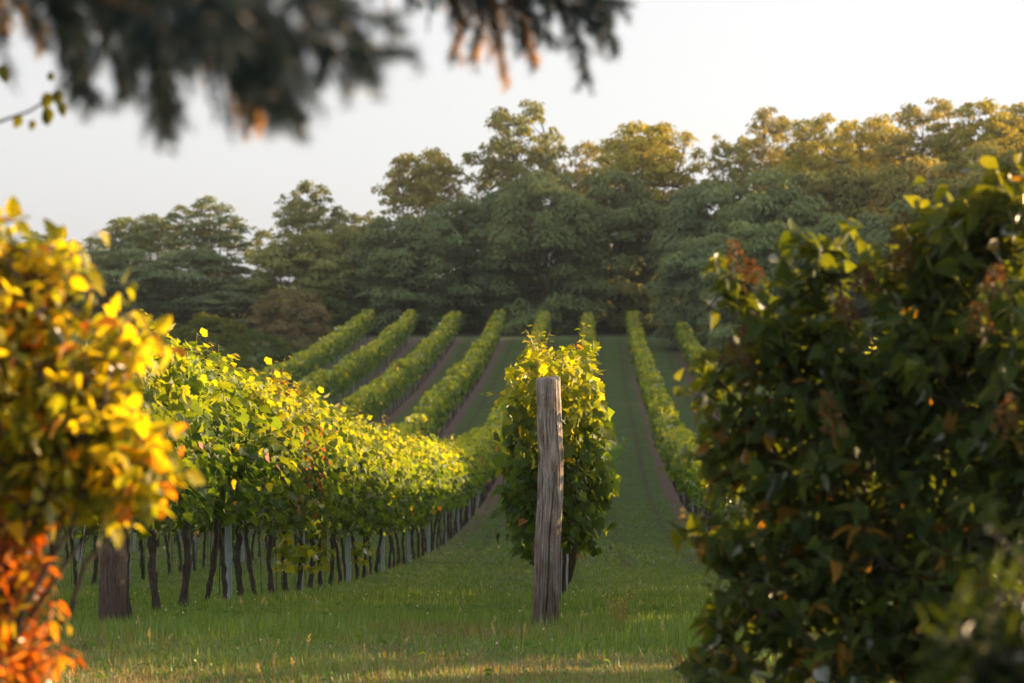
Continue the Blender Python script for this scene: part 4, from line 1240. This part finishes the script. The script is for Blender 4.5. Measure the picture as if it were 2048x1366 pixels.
    for (x, y, Y) in [(60, 60, 3.9), (110, 130, 3.8), (150, 185, 3.7), (185, 215, 3.8), (205, 120, 3.4), (245, 185, 3.6), (290, 150, 3.4), (330, 275, 3.8), (345, 225, 3.5), (385, 235, 3.5),
                      (420, 190, 3.3), (455, 225, 3.6), (500, 215, 3.4), (545, 240, 3.5), (590, 245, 3.4), (615, 200, 3.2), (565, 130, 3.1), (650, 150, 3.2), (690, 120, 3.1), (720, 150, 3.4),
                      (770, 120, 3.2), (800, 80, 3.1), (845, 115, 3.2), (300, 60, 3.1), (400, 80, 3.0), (480, 90, 3.0), (180, 60, 3.3), (120, 40, 3.5), (640, 60, 3.1), (720, 60, 3.2), (250, 90, 3.2), (520, 160, 3.1)]:
        dx = rng.uniform(60, 230); up = y + rng.uniform(60, 120); bow = rng.uniform(10, 60)
        if rng.random() < .5: continue
        S.append(([(x - dx, y - up, .1), (x - dx * .55, y - up * .62 - bow, .05), (x - dx * .2, y - up * .28 - bow * .6, 0), (x, y, 0)], Y, rng.uniform(.07, .11), 1, 0))
    starts = []
    for px, Y, sd, dn, dr in S:
        spray(px, Y, sd, dn, dr)
        starts.append(np.array(pix(px[0][0], px[0][1], Y + px[0][2])))
    # limbs that carry the sprays back to the stem
    for p in starts:
        h = p[2] + .25 + .15 * abs(p[0] + 1)
        a = np.array([root[0] + .1, root[1], h + .35])
        wood.tube(bezier(a, (a + p) / 2 + np.array([0, 0, .22]), p, 9), np.linspace(.028, .006, 9), 6, cap=False)
    # limbs higher up the stem, above the picture
    for i in range(26):
        a = i * 2.4; z = 3.2 + i * .26; ln = (10.8 - z) * .26
        e = root + np.array([math.cos(a) * ln, math.sin(a) * ln, z - .3 * ln])
        b = root + np.array([0, 0, z])
        tw = bezier(b, (b + e) / 2 + np.array([0, 0, .1]), e, 10)
        wood.tube(tw, np.linspace(.03, .005, 10), 5)
        for j in range(22):
            p = tw[3 + j % 7] + rng.normal(0, .02, 3); e2 = p + rng.normal(0, .22, 3) * np.array([1, 1, .3]) + np.array([0, 0, -.22])
            needles(nd, [p, (p + e2) / 2, e2], 110, False)
    o = bpy.data.objects.new('spruce_tree', None); COL.objects.link(o); o.location = root
    tag(o, 'dark spruce whose needled branches hang blurred into the top left', 'tree')
    child_at('trunk', wood.mesh('spruce_wood', M_TWIG, True), o)
    child_at('needles', nd.mesh('spruce_needles', M_NEEDLE), o)
    c = child_at('dead_and_lit_needles', dead.mesh('spruce_dead', M_GOLD), o)
    c['label'] = 'orange brown dead needles and orange lit left sprays'


spruce()


# thin twig with a few leaves at the left edge
def twig():
    rng = np.random.default_rng(8)
    s, l = Soup(), Soup()
    T = 6.4
    ctrl = [(-420, 900), (-300, 420), (-120, 290), (0, 243), (60, 222), (100, 196), (122, 180)]
    P = np.array([np.array(pix(x, y, T)) for x, y in ctrl])
    b = P[0].copy(); b[2] = gz(b[0], b[1])
    s.tube(np.vstack([[b], P]), [.012, .010, .007, .005, .004, .0035, .003, .002], 6)
    for x, y, dx, dz, sz in [(112, 180, .2, -1, .045), (98, 185, -.3, -1, .05), (95, 215, 0, -1, .05), (120, 205, .3, -1, .04), (66, 240, -.2, -1, .03), (42, 232, -.5, -.8, .04), (88, 228, .2, -1, .03), (100, 162, .1, 1, .03), (2, 130, .3, -1, .05)]:
        l.leaves(OVAL_LEAF, [np.array(pix(x, y, T))], [[dx, .1, dz]], [[.3, -1, .2]], [sz], [[.045, .055, .015]])
    o = bpy.data.objects.new('twig', None); COL.objects.link(o); o.location = b
    tag(o, 'thin bare twig with a few dark leaves against the sky at the left edge', 'twig')
    child_at('stem', s.mesh('twig_stem', M_BARK, True), o); child_at('leaves', l.mesh('twig_leaves', M_LILAC), o)


twig()


# dry wiry weed beside the post
def weed():
    rng = np.random.default_rng(12); s = Soup()
    p = pix(1243, 1222, 16.3); p.z = gz(p.x, 16.3); p0 = np.array(p)
    for i in range(26):
        a = rng.uniform(0, 6.28); sp = rng.uniform(.02, .17); h = rng.uniform(.15, .36)
        e = p0 + np.array([math.cos(a) * sp, math.sin(a) * sp, h])
        c = bezier(p0, p0 + np.array([math.cos(a) * sp * .2, math.sin(a) * sp * .2, h * .6]), e, 6)
        col = (.22, .17, .07)
        s.tube(c, np.linspace(.002, .0009, 6), 3, col)
        for j in range(3):
            q = c[rng.integers(2, 6)]; e2 = q + np.array([rng.normal(0, .03), rng.normal(0, .03), rng.uniform(.02, .07)])
            s.tube([q, (q + e2) / 2, e2], .0009, 3, col)
            s.leaves(NARROW_LEAF, [e2] * 2, rng.normal(0, 1, (2, 3)), rng.normal(0, 1, (2, 3)), np.array([.014, .014]), np.array([[.35, .28, .08]] * 2))
    s.V = [v - p0 for v in s.V]
    o = link('weed_plant', s.mesh('weed', M_GRASS), None, p)
    tag(o, 'dry wiry weed with thin yellowish stems right of the weathered post', 'plant')


weed()


# ------------------------------------------------------------------ thin evening haze
def haze():
    x0, x1, y0, y1, z0, z1 = -110, 110, -12, 262, -9, 40
    V = np.array([(x0, y0, z0), (x1, y0, z0), (x1, y1, z0), (x0, y1, z0), (x0, y0, z1), (x1, y0, z1), (x1, y1, z1), (x0, y1, z1)], float)
    f = np.array([(0, 3, 2, 1), (4, 5, 6, 7), (0, 1, 5, 4), (1, 2, 6, 5), (2, 3, 7, 6), (3, 0, 4, 7)])
    m, N, L = new_mat('haze_air')
    out = N.new('ShaderNodeOutputMaterial'); v = N.new('ShaderNodeVolumePrincipled')
    v.inputs['Color'].default_value = (.8, .93, 1, 1)
    v.inputs['Density'].default_value = HAZE
    v.inputs['Anisotropy'].default_value = .35
    L.new(v.outputs[0], out.inputs['Volume'])
    o = link('haze', make_mesh('haze', V, f, m)); tag(o, 'thin warm evening haze over the slope and the wood', 'haze', kind='stuff')


HAZE = .00015
haze()
